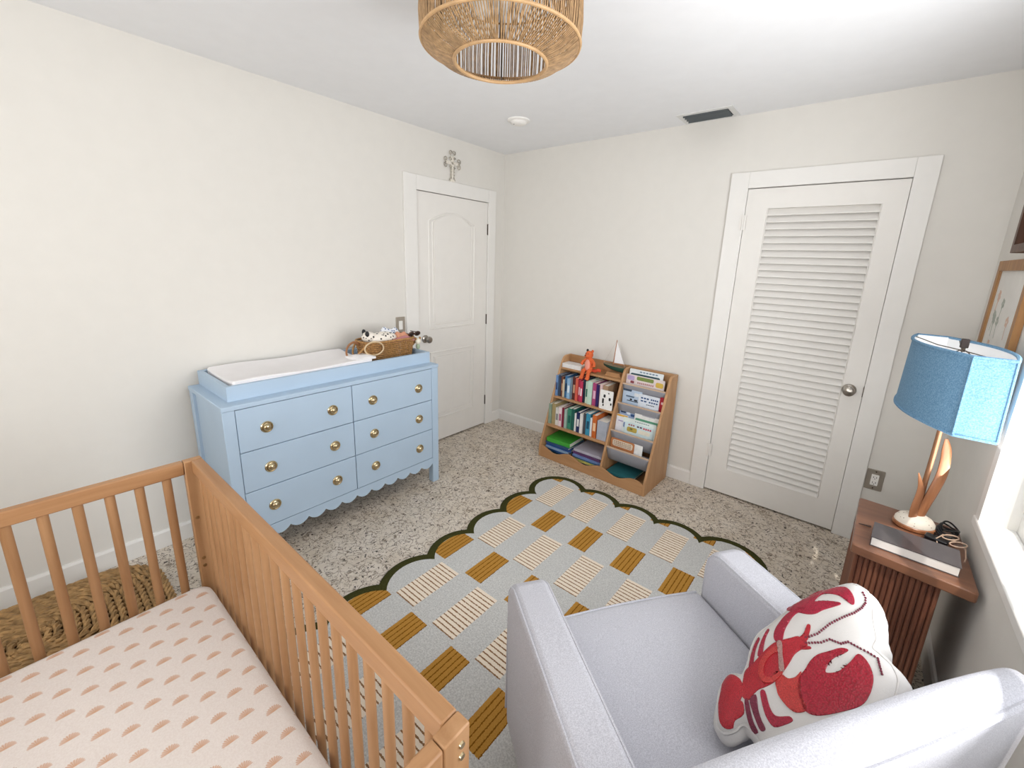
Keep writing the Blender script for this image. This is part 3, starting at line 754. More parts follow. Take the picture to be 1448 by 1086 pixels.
# ---- books standing on the shelves
cm = {}
def cover(c):
    if c not in cm: cm[c] = flat('cover_' + c, c, .42, var=.06, scale=30)
    return cm[c]
ORD = ['first', 'second', 'third', 'fourth', 'fifth', 'sixth', 'seventh', 'eighth', 'ninth', 'tenth', 'eleventh', 'twelfth', 'thirteenth', 'fourteenth', 'fifteenth', 'sixteenth', 'seventeenth', 'eighteenth', 'nineteenth', 'twentieth']
def upright(x0, x1, h, d, yf, z, c, label, group, band=None):
    w = x1 - x0; t = min(.0025, w * .2)
    T = BKT @ Matrix.Translation((x0, yf, z))
    bb = MB(BKT)
    def B(mb, *a): mb.box(*a)
    e = .0004
    bb.box(x0 + e, yf, z, x0 + t, yf + d, z + h); bb.box(x1 - t, yf, z, x1 - e, yf + d, z + h); bb.box(x0 + t, yf, z, x1 - t, yf + t, z + h)
    o = bb.build('book', cover(c), None, org=T.translation, smooth=0)
    if w > .008:
        p = MB(BKT); p.box(x0 + t, yf + t, z + .003, x1 - t, yf + d - .003, z + h - .004); p.build('pages', M['paper'], o, smooth=0)
        if band:
            p = MB(BKT)
            for f0, f1 in ((.30, .66),): p.box(x0 + w * .2, yf - .0006, z + h * f0, x1 - w * .2, yf + .0004, z + h * f1)
            p.build('spine_print', cover(band), o, smooth=0)
    return tag(o, label, 'book', group)
row1 = [(150, 192, '6f93c4', .172, 'light blue and navy', '2c3f66'), (198, 236, '3d4a5e', .178, 'slate blue', None), (240, 274, '7a4a3a', .170, 'brown', 'c9a184'), (277, 307, 'd2c3a8', .150, 'beige', None), (310, 353, '3e6f9b', .184, 'mid blue', '16304a'), (356, 413, '8fb6d6', .168, 'pale blue', 'dfe9f0'), (417, 442, '7d8b97', .180, 'grey', None), (445, 497, '5b2a26', .19, 'maroon', 'c9a184'), (501, 545, 'd2604f', .186, 'coral red', None), (549, 582, 'b0304a', .178, 'crimson', 'e7c7cc'), (586, 629, 'c23b5c', .17, 'raspberry pink', 'f0d9de'), (633, 665, '1e2a3a', .19, 'black', None), (669, 709, 'c9dcc8', .178, 'pale green', '2e6b58'), (713, 783, 'bfdccb', .186, 'mint green', None), (790, 851, 'b04a78', .18, 'magenta', 'e3b7cc'), (855, 901, '33245e', .176, 'dark purple', None), (905, 946, 'e2c3c2', .182, 'blush pink', None), (950, 1030, 'a98a6e', .178, 'wide tan', '6e523a')]
k1 = .54 / 1000
for i, (a, c, col, h, nm, bd) in enumerate(row1):
    x0, x1 = .021 + (a - 150) * k1, .021 + (c - 150) * k1
    upright(x0, x1, h, .155, slant(.49) + .016 + .012 * ((i * 37) % 5) / 5, .490, col, nm + ' book, ' + ORD[i] + ' from the left on the bookcase\'s middle shelf', 'picture books on the middle shelf', bd)
row2 = [(205, 233, '8e9f8c', .168, 'grey green', None), (236, 273, 'a9976c', .176, 'olive tan', None), (276, 309, 'd9d6cf', .15, 'off-white', '8a8a88'), (312, 345, 'e8d5d8', .162, 'pale pink', 'b05a78'), (348, 371, '7a2038', .166, 'wine red', None), (374, 399, '9db5ab', .16, 'sage grey', None), (402, 439, '3f8a70', .174, 'emerald green', '1f5d53'), (442, 473, '1f5d53', .178, 'dark teal', None), (476, 495, 'e6e6e4', .15, 'narrow white', None), (498, 529, '1f2a5a', .166, 'navy', 'e6e6e4'), (532, 559, 'e3e0dc', .16, 'plain white', None), (562, 585, '4a4a50', .172, 'charcoal', None), (588, 627, '3d94b4', .176, 'turquoise blue', '1c4f68'), (630, 649, 'dfe4e6', .15, 'ice white', None), (652, 691, 'c8682f', .18, 'orange', 'f0c9a0'), (700, 788, 'a9adb8', .15, 'wide lavender grey', None)]
k2 = .54 / 585
for i, (a, c, col, h, nm, bd) in enumerate(row2):
    x0, x1 = .021 + (a - 205) * k2, .021 + (c - 205) * k2
    upright(x0, x1, h, .17, slant(.268) + .018 + .012 * ((i * 29) % 5) / 5, .268, col, nm + ' book, ' + ORD[i] + ' from the left on the bookcase\'s lower shelf', 'picture books on the lower shelf', bd)
def board(name, x0, x1, zb, h, yb, lean, c, th, label, group, prints=(), cat='book', r=.006):
    """picture book leaning back, front cover to the room"""
    T = BKT @ Matrix.Translation(((x0 + x1) / 2, yb, zb)) @ Matrix.Rotation(-lean, 4, 'X')
    w = x1 - x0
    bb = MB(T); bb.prism(rrect(-w / 2, 0, w / 2, h, r, 4), 'y', 0, th * .2); bb.prism(rrect(-w / 2, 0, w / 2, h, r, 4), 'y', th * .8, th)
    o = bb.build(name, cover(c), None, org=T.translation, smooth=0)
    p = MB(T); p.box(-w / 2 + .003, th * .2, .003, w / 2 - .003, th * .8, h - .003); p.build('pages', M['paper'], o, smooth=0)
    by = {}
    for (u0, v0, u1, v1, col) in prints: by.setdefault(col, []).append((u0, v0, u1, v1))
    for col, L in by.items():
        p = MB(T)
        for u0, v0, u1, v1 in L: p.prism(rrect(-w / 2 + w * u0, h * v0, -w / 2 + w * u1, h * v1, min(w * (u1 - u0), h * (v1 - v0)) * .3, 3), 'y', -.0006, .0004)
        p.build('cover_print', cover(col), o, smooth=0)
    return tag(o, label, cat, group)
X = DV1 + .003; BWd = BW - .018 - DV1 - .006
LN = math.radians(19)
G = 'picture books in the fabric slings'
def txt(u0, v0, u1, v1, col, nx, nz):
    out = []; dw = (u1 - u0) / nx; dh = (v1 - v0) / nz
    for j in range(nz):
        for i in range(nx):
            out.append((u0 + dw * (i + .12), v0 + dh * (j + .2), u0 + dw * (i + .88), v0 + dh * (j + .85), col))
    return out
def sling_book(s_, x0, x1, top, layer, lean, *a, **k):
    z = SL[s_][0]; zb = z - .084
    board('book', X + x0, X + x1, zb, (top - zb) / math.cos(math.radians(lean)), slant(z) + .012 + .032 + .009 * layer, math.radians(lean), *a, **k)
sling_book(0, .012, .272, .808, 1, 8, 'dfe4e6', .006, 'white and dark teal book in the top sling, nearest the bookcase back', G, [(.04, .62, .92, .84, '2f4f58'), (.06, .50, .9, .60, '2f4f58')] + txt(.3, .88, .85, .96, '7a8fa0', 6, 1))
sling_book(0, .001, .296, .768, 0, 5, 'e0d2d0', .006, 'pink book with a green title strip in the top sling', G, [(.28, .78, .72, .96, '7d8f4a'), (.78, .62, .97, .86, 'd3b04f'), (.03, .72, .22, .95, 'b9a6cf')] + txt(.30, .58, .74, .72, 'b98a8a', 9, 1) + [(.12, .58, .22, .70, '8a3f4a')])
sling_book(1, .03, .30, .682, 2, 4, 'f0efec', .005, 'white book whose top edge shows behind the blue one in the second sling', G, [(.55, .93, 1.0, .985, '4a5070')])
sling_book(1, .005, .155, .672, 1, 4, 'b9cbe0', .006, 'light blue animal picture book at the left of the second sling', G, [(0.0, .88, .45, .99, '3a4a5e'), (.18, .66, .62, .72, '5a6f88'), (.40, .55, .52, .62, '22262e'), (.62, .55, .80, .61, '22262e'), (.25, .51, .9, .54, '2a2a2e'), (.6, .74, .85, .86, 'e3e6ea')])
sling_book(1, .135, .292, .652, 0, 4, 'dfe5ee', .006, 'pale blue book with blocky navy lettering in the second sling', G, txt(.10, .80, .52, .90, '31507e', 3, 1) + txt(.58, .80, .95, .90, '31507e', 4, 1) + txt(.10, .68, .42, .77, '31507e', 2, 1) + txt(.50, .68, .95, .77, '31507e', 4, 1) + txt(.40, .58, .8, .63, '222a38', 5, 1))
sling_book(1, .294, .330, .662, 0, 4, 'a8202f', .006, 'narrow red book at the right end of the second sling', G, [(.3, .72, .75, .82, 'f2c9c9')])
sling_book(2, .012, .175, .512, 3, 7, '97a9c6', .006, 'grey blue book at the back left of the third sling', G, [(.05, .90, .30, .97, '2c3f5e'), (.55, .84, .95, .92, '33507e'), (.35, .88, .52, .95, 'd5dbe4')])
sling_book(2, .135, .326, .530, 2.2, 7, 'e3e2de', .006, 'white and green book at the back right of the third sling', G, [(.05, .70, .98, .80, '5f9a7c'), (.3, .9, .8, .925, 'a9a9b4')], r=.014)
sling_book(2, .0, .09, .478, 1.4, 7, 'e6e7ee', .006, 'white book with a yellow top edge at the left of the third sling', G, [(0.02, .92, .98, .99, 'e0b04c')] + txt(.2, .72, .7, .78, '8a78b0', 4, 1))
sling_book(2, .06, .312, .468, .7, 7, 'dfe8e4', .006, 'pale mint book behind the illustrated one in the third sling', G, txt(.35, .90, .8, .95, '8a9aa0', 7, 1) + [(.02, .6, .1, .8, '7a8fc0')])
sling_book(2, .078, .30, .440, 0, 7, 'cfe0e2', .006, 'pale blue illustrated book at the front of the third sling', G, txt(.12, .84, .36, .95, 'a06a70', 3, 1) + txt(.42, .84, .62, .95, '5a4a5e', 2, 1) + txt(.64, .82, .93, .95, 'c04a5a', 4, 1) + [(.1, .58, .45, .80, 'b9a24c'), (.5, .60, .9, .78, 'e6e0cf'), (.2, .68, .3, .75, '5a7a5a')])
sling_book(3, .03, .25, .335, 1, 6, 'f2f2f0', .006, 'white tabbed book in the lowest sling', G, [(.35, .86, .45, .89, '6a6a70')], r=.016)
sling_book(3, .004, .19, .308, 0, 6, 'b9784c', .006, 'brown lattice-patterned book in the lowest sling', G, [(.08, .62, .94, .93, 'e6d6c0')] + txt(.12, .64, .88, .90, 'a9673c', 9, 3), r=.012)
# flat books on the floor shelf
def lying(x0, x1, y0, y1, z0, th, c, label, rz=0, group='books lying on the floor shelf'):
    T = BKT @ Matrix.Translation(((x0 + x1) / 2, (y0 + y1) / 2, z0)) @ Matrix.Rotation(rz, 4, 'Z')
    w, d = (x1 - x0) / 2, (y1 - y0) / 2; t = min(.002, th * .2)
    b = MB(T); b.box(-w, -d, 0, w, d, t); b.box(-w, -d, th - t, w, d, th); b.box(-w, -d, t, w, -d + t, th - t)
    o = b.build('book', cover(c), None, org=T.translation, smooth=0)
    p = MB(T); p.box(-w + .003, -d + t, t, w - .003, d - .003, th - t); p.build('pages', M['paper'], o, smooth=0)
    return tag(o, label, 'book', group)
zz = .028
for i, (th, c, nm, r) in enumerate(((.022, '1f3a4a', 'dark slate', .0), (.020, '2f5a9a', 'royal blue', -.05), (.016, '8fa9c8', 'pale blue', .03), (.022, '27508f', 'deep blue', .02), (.012, '35507a', 'denim blue', -.03), (.034, '46a53c', 'bright green', .05))):
    lying(.032, .272 - .01 * (i % 3), -.335 + .012 * (i % 2), -.10, zz, th, c, nm + ' book in the left stack on the bookcase floor, ' + ['lowest', 'second from below', 'third from below', 'fourth from below', 'second from the top', 'topmost'][i], r); zz += th + .0005
zz = .028
for i, (th, c, nm, r) in enumerate(((.020, '22303c', 'black green', .0), (.016, 'c8c06a', 'yellow', .04), (.018, '3f6f9a', 'blue', -.03), (.018, '6f86b8', 'periwinkle', .05), (.020, '5a3a62', 'purple', -.04), (.02, 'b8b4c0', 'pale lilac', .03))):
    lying(.30, .545, -.34 + .008 * (i % 3), -.11, zz, th, c, nm + ' book in the right stack on the bookcase floor, ' + ['lowest', 'second from below', 'third from below', 'fourth from below', 'second from the top', 'topmost'][i], r * .6); zz += th + .0005
lying(.60, .80, -.335, -.12, .028, .024, '1d3c48', 'dark teal book lying under the slings, lower of two')
lying(.605, .815, -.345, -.12, .0525, .016, '2e6a70', 'teal book lying under the slings, upper of two')
# white spotted card book leaning at the right end of the middle shelf
board('book', .442, .550, .4905, .148, slant(.49) + .004, .03, 'f0efec', .008, 'white board book with black animal blots at the right end of the middle shelf', None, [(.28, .62, .44, .78, '1c1c1c'), (.20, .30, .34, .56, '1c1c1c'), (.26, .16, .36, .28, '1c1c1c'), (.70, .50, .86, .66, '1c1c1c'), (.62, .84, .72, .90, '2a2a2a'), (.85, .28, .95, .4, '1c1c1c')])
# white book, plush, sailboat on the top shelf
lying(.024, .205, slant(.72) + .008, -.05, .7205, .034, 'e6e4e2', 'thick white book lying on the left of the bookcase top shelf', 0, None)
pl = thing('plush_toy', 'orange plush animal sitting on the bookcase top shelf with legs hanging down', 'soft toy', T=BKT @ Matrix.Translation((.268, slant(.72) + .02, .7205)))
px_, py_, pz_ = .268, slant(.72) + .022, .7205
b = MB(BKT)
b.ball((px_, py_, pz_ + .045), (.036, .030, .048), 20); b.ball((px_, py_ + .002, pz_ + .095), (.027, .024, .034), 18); b.ball((px_ - .002, py_ - .004, pz_ + .142), (.033, .030, .032), 20); b.ball((px_ - .012, py_ - .028, pz_ + .135), (.018, .016, .014), 14)
for s_ in (-1, 1):
    b.tube([(px_ + s_ * .020, py_ - .005, pz_ + .024), (px_ + s_ * .024, py_ - .042, pz_ + .014), (px_ + s_ * .026, py_ - .052, pz_ - .02), (px_ + s_ * .027, py_ - .056, pz_ - .036)], [.018, .017, .015, .017], 12)
    b.ball((px_ + s_ * .027, py_ - .062, pz_ - .038), (.017, .022, .015), 14)
    b.tube([(px_ + s_ * .022, py_, pz_ + .105), (px_ + s_ * .050, py_ - .010, pz_ + .080), (px_ + s_ * .056, py_ - .022, pz_ + .055)], [.013, .012, .013], 12)
M['plush'] = flat('orange_plush', 'dd6a3c', .95, bump=.4, bscale=400, var=.12, scale=30)
o = b.build('body', M['plush'], pl, smooth=80); k = o.modifiers.new('fuse', 'REMESH'); k.mode = 'VOXEL'; k.voxel_size = .004; k.use_smooth_shade = True
b = MB(BKT); b.ball((px_, py_ - .026, pz_ + .062), (.024, .010, .046), 16); tag(b.build('belly', flat('pink_plush', 'efa08c', .95, bump=.4, bscale=400), pl), 'pale pink belly')
b = MB(BKT); b.ball((px_ - .022, py_ + .0, pz_ + .174), (.011, .007, .012), 12); b.build('ear', M['black'], pl); b = MB(BKT); b.ball((px_ + .022, py_ + .002, pz_ + .172), (.011, .007, .012), 12); b.build('ear', M['plush'], pl)
b = MB(BKT); b.ball((px_ - .013, py_ - .044, pz_ + .139), (.006, .004, .005), 10)
for s_ in (-1, 1): b.ball((px_ - .006 + s_ * .012, py_ - .032, pz_ + .154), (.0035, .003, .004), 8)
b.build('face', M['black'], pl)
b = MB(BKT); b.tube([(px_ + .03, py_ + .01, pz_ + .018), (px_ + .062, py_ + .0, pz_ + .020), (px_ + .088, py_ - .004, pz_ + .034), (px_ + .106, py_ + .004, pz_ + .026)], [.014, .014, .014, .011], 12); b.build('tail', flat('red_orange_plush', 'c9492f', .95, bump=.4, bscale=400), pl)
bo = thing('model_sailboat', 'small wooden model sailboat with a dark green hull on the bookcase top shelf', 'model boat', T=BKT @ Matrix.Translation((.46, -.085, .7205)))
hx0, hx1, hy, hz0, hz1 = .372, .556, -.085, .760, .800
b = MB(BKT)
def hull(u, v):
    t = u; wd = .030 * (math.sin(PI * min(1, .12 + t * .80)) ** .7) * (1 if t > .02 else .25); a = PI * v
    x = hx0 + (hx1 - hx0) * t
    keel = hz0 + .024 * (1 - t) ** 3
    return (x, hy - wd * math.cos(a), (hz1 + .010 * (1 - t) ** 2) - ((hz1 - keel) * math.sin(a)))
b.grid(hull, 20, 11); vs = [hull(i / 19, 0) for i in range(20)] + [hull(i / 19, 1) for i in range(20)][::-1]
b.build('hull', flat('boat_green', '23463a', .4), bo, smooth=70)
b = MB(BKT); b.add(vs, [tuple(range(40))]); b.build('deck', flat('boat_deck', '7a6a50', .6), bo, solid=.004, smooth=0)
b = MB(BKT); b.tube([(.452, hy, hz1 - .01), (.470, hy, 1.005)], [.0045, .003], 8); b.tube([(.456, hy, hz1 + .018), (.545, hy, hz1 + .022)], .0025, 8); b.tube([(hx0, hy, hz1 + .012), (hx0 - .012, hy, hz1 + .022)], .003, 6); b.build('mast', M['lampw'], bo)
b = MB(BKT); b.prism([(.460, hz1 + .026), (.542, hz1 + .028), (.4705, .995)], 'y', hy - .0008, hy + .0008); b.build('sail', M['white_cloth'], bo, smooth=0)
b = MB(BKT); b.tube([(.470, hy, 1.003), (hx1 - .004, hy, hz1 + .006)], .0012, 6); b.tube([(.470, hy, 1.003), (hx0, hy, hz1 + .01)], .0006, 6); b.build('rigging', flat('rigging_cord', 'b8b2a8', .8), bo)
b = MB(BKT); b.prism([(.405, .7205), (.540, .7205), (.528, .752), (.417, .752)], 'y', hy - .026, hy + .026); b.build('stand', M['bkx'], bo, smooth=0)

# ------------------------------------------------------------------ corner table
tz = .600
tb = thing('side_table', 'reddish wooden side table with a ribbed column base in the corner', 'side table', (2.97, -1.0, 0))
SK = -.135                                                   # the table stands slightly askew to the walls
def rounded(pts, r, n=5):
    out = []
    for i in range(len(pts)):
        p0, p1, p2 = Vector(pts[i - 1]), Vector(pts[i]), Vector(pts[(i + 1) % len(pts)])
        a_, c_ = p1 + (p0 - p1).normalized() * r, p1 + (p2 - p1).normalized() * r
        for k in range(n + 1):
            t = k / n; q = a_ * (1 - t) ** 2 + p1 * 2 * t * (1 - t) + c_ * t * t; out.append((q.x, q.y))
    return out
b = MB(); b.prism(rounded([(2.812, -1.206), (3.134, -1.254), (3.134, -.800), (2.826, -.768)], .016), 'z', tz - .036, tz); b.build('table_top', M['tbx'], tb, bevel=.004)
bx0, bx1, by0, by1 = 2.826, 3.060, -1.186, -.80
sky = lambda x, y: y + (x - bx0) * SK
q4 = [(bx0 + .007, by0 + .007), (bx1 - .007, by0 + .007), (bx1 - .007, by1 - .007), (bx0 + .007, by1 - .007)]
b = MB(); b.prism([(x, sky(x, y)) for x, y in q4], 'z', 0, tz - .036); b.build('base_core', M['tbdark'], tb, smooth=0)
b = MB(); nx = 15; r = (bx1 - bx0) / nx / 2
def rib(x, y): b.lathe([(0, .004), (r * .90, .004), (r * .90, tz - .037), (0, tz - .037)], 8, Matrix.Translation((x, sky(x, y), 0)))
for i in range(nx): rib(bx0 + r * (2 * i + 1), by0 + r)
for i in range(1, 27):
    yy = by0 + r * (2 * i + 1)
    if yy < by1: rib(bx0 + r, yy); rib(bx1 - r, yy)
b.build('reeded_panel', M['tbz'], tb)
# book, pen, adapter, glasses on the table
T = Matrix.Translation((2.982, -1.118, tz + .0006)) @ Matrix.Rotation(math.radians(-4), 4, 'Z')
w, d, th = .116, .064, .036
b = MB(T); b.box(-w, -d, 0, w, d, .003); b.box(-w, -d, th - .003, w, d, th); b.box(-w, d - .003, .003, w, d, th - .003)
bkk = b.build('book', flat('charcoal_gloss_cover', '5a5557', .12, spec=.6), None, org=T.translation, smooth=0); tag(bkk, 'charcoal hardcover book with white page edges on the side table', 'book')
b = MB(T); b.box(-w + .003, -d + .002, .003, w - .003, d - .003, th - .003); b.build('pages', flat('white_pages', 'f0ede8', .7), bkk, smooth=0)
b = MB(); b.tube([(2.828, -1.035, tz + .004), (2.866, -1.03, tz + .004)], [.0015, .0035], 8)
o = b.build('pen', flat('dark_pen', '3a2a26', .4), None, org=(2.85, -1.03, tz)); tag(o, 'thin dark pen on the side table left of the charcoal book', 'pen')
ad = thing('power_adapter', 'black power adapter and coiled cable on the side table beside the lamp', 'charger', (3.075, -.97, tz))
T = Matrix.Translation((3.052, -.992, tz)) @ Matrix.Rotation(-.25, 4, 'Z')
b = MB(T); b.prism(rrect(-.032, -.018, .032, .018, .006), 'z', .0005, .026); b.build('adapter_body', M['black'], ad, bevel=.003)
b = MB()
for i in range(5):
    c_ = (3.082 + .004 * i, -.905 + .006 * i, tz + .006 + .006 * i)
    b.tube([(c_[0] + (.032 - .002 * i) * math.cos(a), c_[1] + .040 * math.sin(a), c_[2] + .006 * math.sin(2 * a + i)) for a in [2 * PI * k / 24 for k in range(24)]], .0032, 7, closed=True)
b.tube([(3.07, -.975, tz + .012), (3.095, -.955, tz + .022), (3.105, -.93, tz + .012)], .0035, 7); b.build('cable', M['black'], ad)
gl = thing('eyeglasses', 'pale framed eyeglasses lying over the black cable on the side table', 'eyeglasses', (3.09, -1.0, tz))
b = MB()
for c_ in ((3.088, -.975), (3.104, -1.015)):
    b.tube([(c_[0] + .021 * math.cos(a), c_[1] + .019 * math.sin(a), tz + .034 + .006 * math.cos(a)) for a in [2 * PI * k / 20 for k in range(20)]], .0025, 6, closed=True)
b.tube([(3.07, -.965, tz + .032), (3.05, -1.0, tz + .026), (3.055, -1.035, tz + .004)], .002, 6); b.tube([(3.122, -1.02, tz + .034), (3.122, -1.06, tz + .012), (3.118, -1.075, tz + .003)], .002, 6)
b.build('frame', flat('pale_frame', 'c9ad97', .3), gl)
b = MB()
for c_ in ((3.088, -.975), (3.104, -1.015)): b.ball((c_[0], c_[1], tz + .034), (.019, .017, .0012), 14)
b.build('lens', M['glass'], gl)

# ------------------------------------------------------------------ table lamp
LX, LY = 2.995, -.905
lp = thing('table_lamp', 'wooden sculptural table lamp with a blue cut-corner fabric shade', 'lamp', (LX, LY, tz))
TL = Matrix.Translation((LX, LY, tz)) @ Matrix.Rotation(.6777, 4, 'Z')
TB = Matrix.Translation((LX, LY, tz)) @ Matrix.Rotation(.35, 4, 'Z') @ Matrix.Diagonal((1.05, .92, 1, 1))
b = MB(); b.lathe([(0, 0), (.056, 0), (.062, .006), (.062, .016), (.056, .022), (0, .022)], 36, TB); b.build('base', M['lampw'], lp)
b = MB(); b.lathe([(.059, .020), (.058, .030), (.049, .043), (.034, .052), (.016, .057), (0, .057)], 36, TB)
tag(b.build('plaster_mound', dotted('speckled_plaster', 'e6ddcf', '8a7a6a', 90., .16), lp), 'speckled cream mound')
b = MB(TL); b.tube([(0, 0, .05), (-.002, 0, .2), (0, 0, .30), (0, 0, .50)], .0085, 12); b.build('stem', flat('bronze_tube', '9a6f52', .3, .6), lp)
import itertools
def spl(P, n=5):
    out = []
    for i in range(len(P) - 1):
        p0, p1, p2, p3 = P[max(i - 1, 0)], P[i], P[i + 1], P[min(i + 2, len(P) - 1)]
        for k in range(n):
            t = k / n; out.append(tuple(.5 * (2 * b_ + (c_ - a_) * t + (2 * a_ - 5 * b_ + 4 * c_ - d_) * t * t + (3 * b_ - a_ - 3 * c_ + d_) * t ** 3) for a_, b_, c_, d_ in zip(p0, p1, p2, p3)))
    return out + [P[-1]]
def leaf(path, rad, name):
    b = MB(TL); b.tube([(x, y, z) for x, y, z in spl(path, 5)], [r_[0] for r_ in spl([(q,) for q in rad], 5)], 14, flat=.5); b.build(name, M['lampw'], lp)
leaf([(.004, -.006, .045), (.010, -.012, .10), (.022, -.017, .17), (.036, -.016, .235), (.043, -.008, .29), (.041, -.002, .335), (.034, .002, .372)], [.020, .020, .021, .021, .020, .017, .006], 'leaf')
leaf([(-.022, -.010, .045), (-.026, -.012, .09), (-.022, -.012, .14), (-.024, -.010, .18), (-.044, -.008, .235)], [.016, .016, .015, .011, .002], 'leaf')
# shade
ZS0, ZS1 = 1.072, 1.325
half = [(.010, -.262), (-.050, -.185), (-.105, -.085), (-.132, .020), (-.135, .105), (-.125, .185), (-.108, .262)]
half = [(-.02 + x * .86 + .015, y) for x, y in half]
hl = spl(half); loop = hl + [(-x, -y) for x, y in hl]
SC = (LX - .012, LY - .008)
def sh(z, k): return [(SC[0] + x * k, SC[1] + y * k, z) for x, y in loop]
m_, nt, bb_ = newmat('blue_shade_fabric'); bb_.inputs['Roughness'].default_value = .85; bb_.inputs['Base Color'].default_value = lin('4f86b4')
tc = nd(nt, 'ShaderNodeTexCoord'); nn = nd(nt, 'ShaderNodeTexNoise', i_Scale=260.0); nt.links.new(tc.outputs['Object'], nn.inputs['Vector'])
rr_ = ramp(nt, [(.35, lin('5680a1')), (.65, lin('769dba'))]); nt.links.new(nn.outputs['Fac'], rr_.inputs['Fac']); nt.links.new(rr_.outputs['Color'], bb_.inputs['Base Color']); add_bump(nt, bb_, nn.outputs['Fac'], .3, .001)
M['shade'] = m_
n = len(loop)
def skin(l0, l1): b = MB(); b.add(l0 + l1, [(k, (k + 1) % n, n + (k + 1) % n, n + k) for k in range(n)]); return b
skin(sh(ZS0, 1.03), sh(ZS1, .985)).build('lamp_shade', M['shade'], lp, smooth=30, recalc=False)
tag(skin(sh(ZS1, .965), sh(ZS0, 1.010)).build('shade_lining', flat('shade_lining_white', 'f4f4f4', .8), lp, smooth=30, recalc=False), 'white shade lining')
b = MB(); b.tube(sh(ZS0, 1.03), .0055, 6, closed=True); b.tube(sh(ZS1, .985), .0055, 6, closed=True)
for k in (0, len(hl) - 1, len(hl), 2 * len(hl) - 1): b.tube([sh(ZS0, 1.033)[k], sh(ZS1, .988)[k]], .0035, 6)
b.build('shade_trim', M['shade'], lp)
b = MB(); b.tube([(LX, LY, ZS1 - .02), (LX, LY, ZS1 + .004)], .006, 10)
for k in (3, n // 2 - 4, n // 2 + 3, n - 4): 
    q = sh(ZS1 - .004, .965)[k]; b.tube([(LX, LY, ZS1 - .016), ((LX + q[0]) / 2, (LY + q[1]) / 2, ZS1 - .016), q], .0018, 6)
b.tube([(LX + .045 * math.cos(a), LY + .002, 1.205 + .105 * math.sin(a)) for a in [PI * (-.2 + 1.4 * k / 24) for k in range(25)]], .002, 6)
b.build('harp', M['hinge'], lp)
b = MB(); b.box(LX - .011, LY - .009, ZS1 - .006, LX + .011, LY + .009, ZS1 + .026); tag(b.build('finial', flat('dark_finial', '2e2320', .4), lp, bevel=.003), 'dark block finial')
b = MB(); b.ball((LX, LY, 1.19), (.03, .03, .04), 18); b.lathe([(0, 1.10), (.015, 1.10), (.015, 1.16), (0, 1.16)], 16, Matrix.Translation((LX, LY, 0))); b.build('bulb', M['bulb'], lp)

# ------------------------------------------------------------------ frames on the right wall
def frame(name, label, y0, y1, z0, z1, dep, sw, mat, inner, cat, art=None):
    f = thing(name, label, cat, (W, (y0 + y1) / 2, (z0 + z1) / 2))
    x0 = W - dep
    b = MB(); b.box(x0, y0, z0, W - .001, y0 + sw, z1); b.box(x0, y1 - sw, z0, W - .001, y1, z1); b.box(x0, y0 + sw, z0, W - .001, y1 - sw, z0 + sw); b.box(x0, y0 + sw, z1 - sw, W - .001, y1 - sw, z1)
    b.build('frame', mat, f, smooth=0, merge=True)
    b = MB(); b.box(W - .012, y0 + sw, z0 + sw, W - .002, y1 - sw, z1 - sw); b.build('backing', inner, f, smooth=0)
    return f
f2 = frame('picture_frame', 'light wood picture frame with pressed flowers, on the wall behind the lamp', -.74, -.195, 1.13, 1.637, .022, .042, M['frame2'], flat('art_paper', 'e9e6e0', .7), 'picture')
leaf_m = [flat('pressed_peach', 'd9b7a2', .8), flat('pressed_sage', 'a9aea2', .8)]
rr = random.Random(4)
for mi in (0, 1):
    b = MB()
    for k in range(7):
        cy, cz = rr.uniform(-.64, -.29), rr.uniform(1.22, 1.55)
        for p_ in range(5):
            a = 2 * PI * p_ / 5 + k; b.ball((W - .0125, cy + .014 * math.cos(a), cz + .014 * math.sin(a)), (.0008, .011, .009), 8)
        b.tube([(W - .0123, cy, cz - .015), (W - .0123, cy + rr.uniform(-.02, .02), cz - .07)], .0009, 5)
    b.build('pressed_flower', leaf_m[mi], f2)
MB().box(W - .0195, -.698, 1.172, W - .018, -.237, 1.595).build('frame_glass', M['glass'], f2, smooth=0)
f1 = frame('shadow_box', 'dark brown deep shadow box frame high on the wall above the pressed flowers', -.98, -.525, 1.660, 2.09, .052, .03, M['frame1'], flat('box_back', '4a2c1b', .6), 'picture')
b = MB(); b.ball((W - .03, -.72, 1.76), (.018, .05, .04), 14); b.build('shell', M['paper'], f1)
# ------------------------------------------------------------------ armchair
TC = Matrix.Translation((2.55, -2.0, 0)) @ Matrix.Rotation(math.atan2(.82, .575), 4, 'Z')
ac = thing('armchair', 'pale grey upholstered armchair with track arms facing the dresser', 'armchair', T=TC)
XL0, XL1, XR0, XR1 = -.472, -.362, .240, .350
def soft(name, x0, y0, z0, x1, y1, z1, bev, mat=None, seg=5, parent=None):
    b = MB(TC); b.box(x0, y0, z0, x1, y1, z1); return b.build(name, mat or M['chair'], parent or ac, bevel=bev, seg=seg, smooth=180)
soft('base_frame', XL1 - .02, -.30, .10, XR0 + .02, .300, .285, .02)
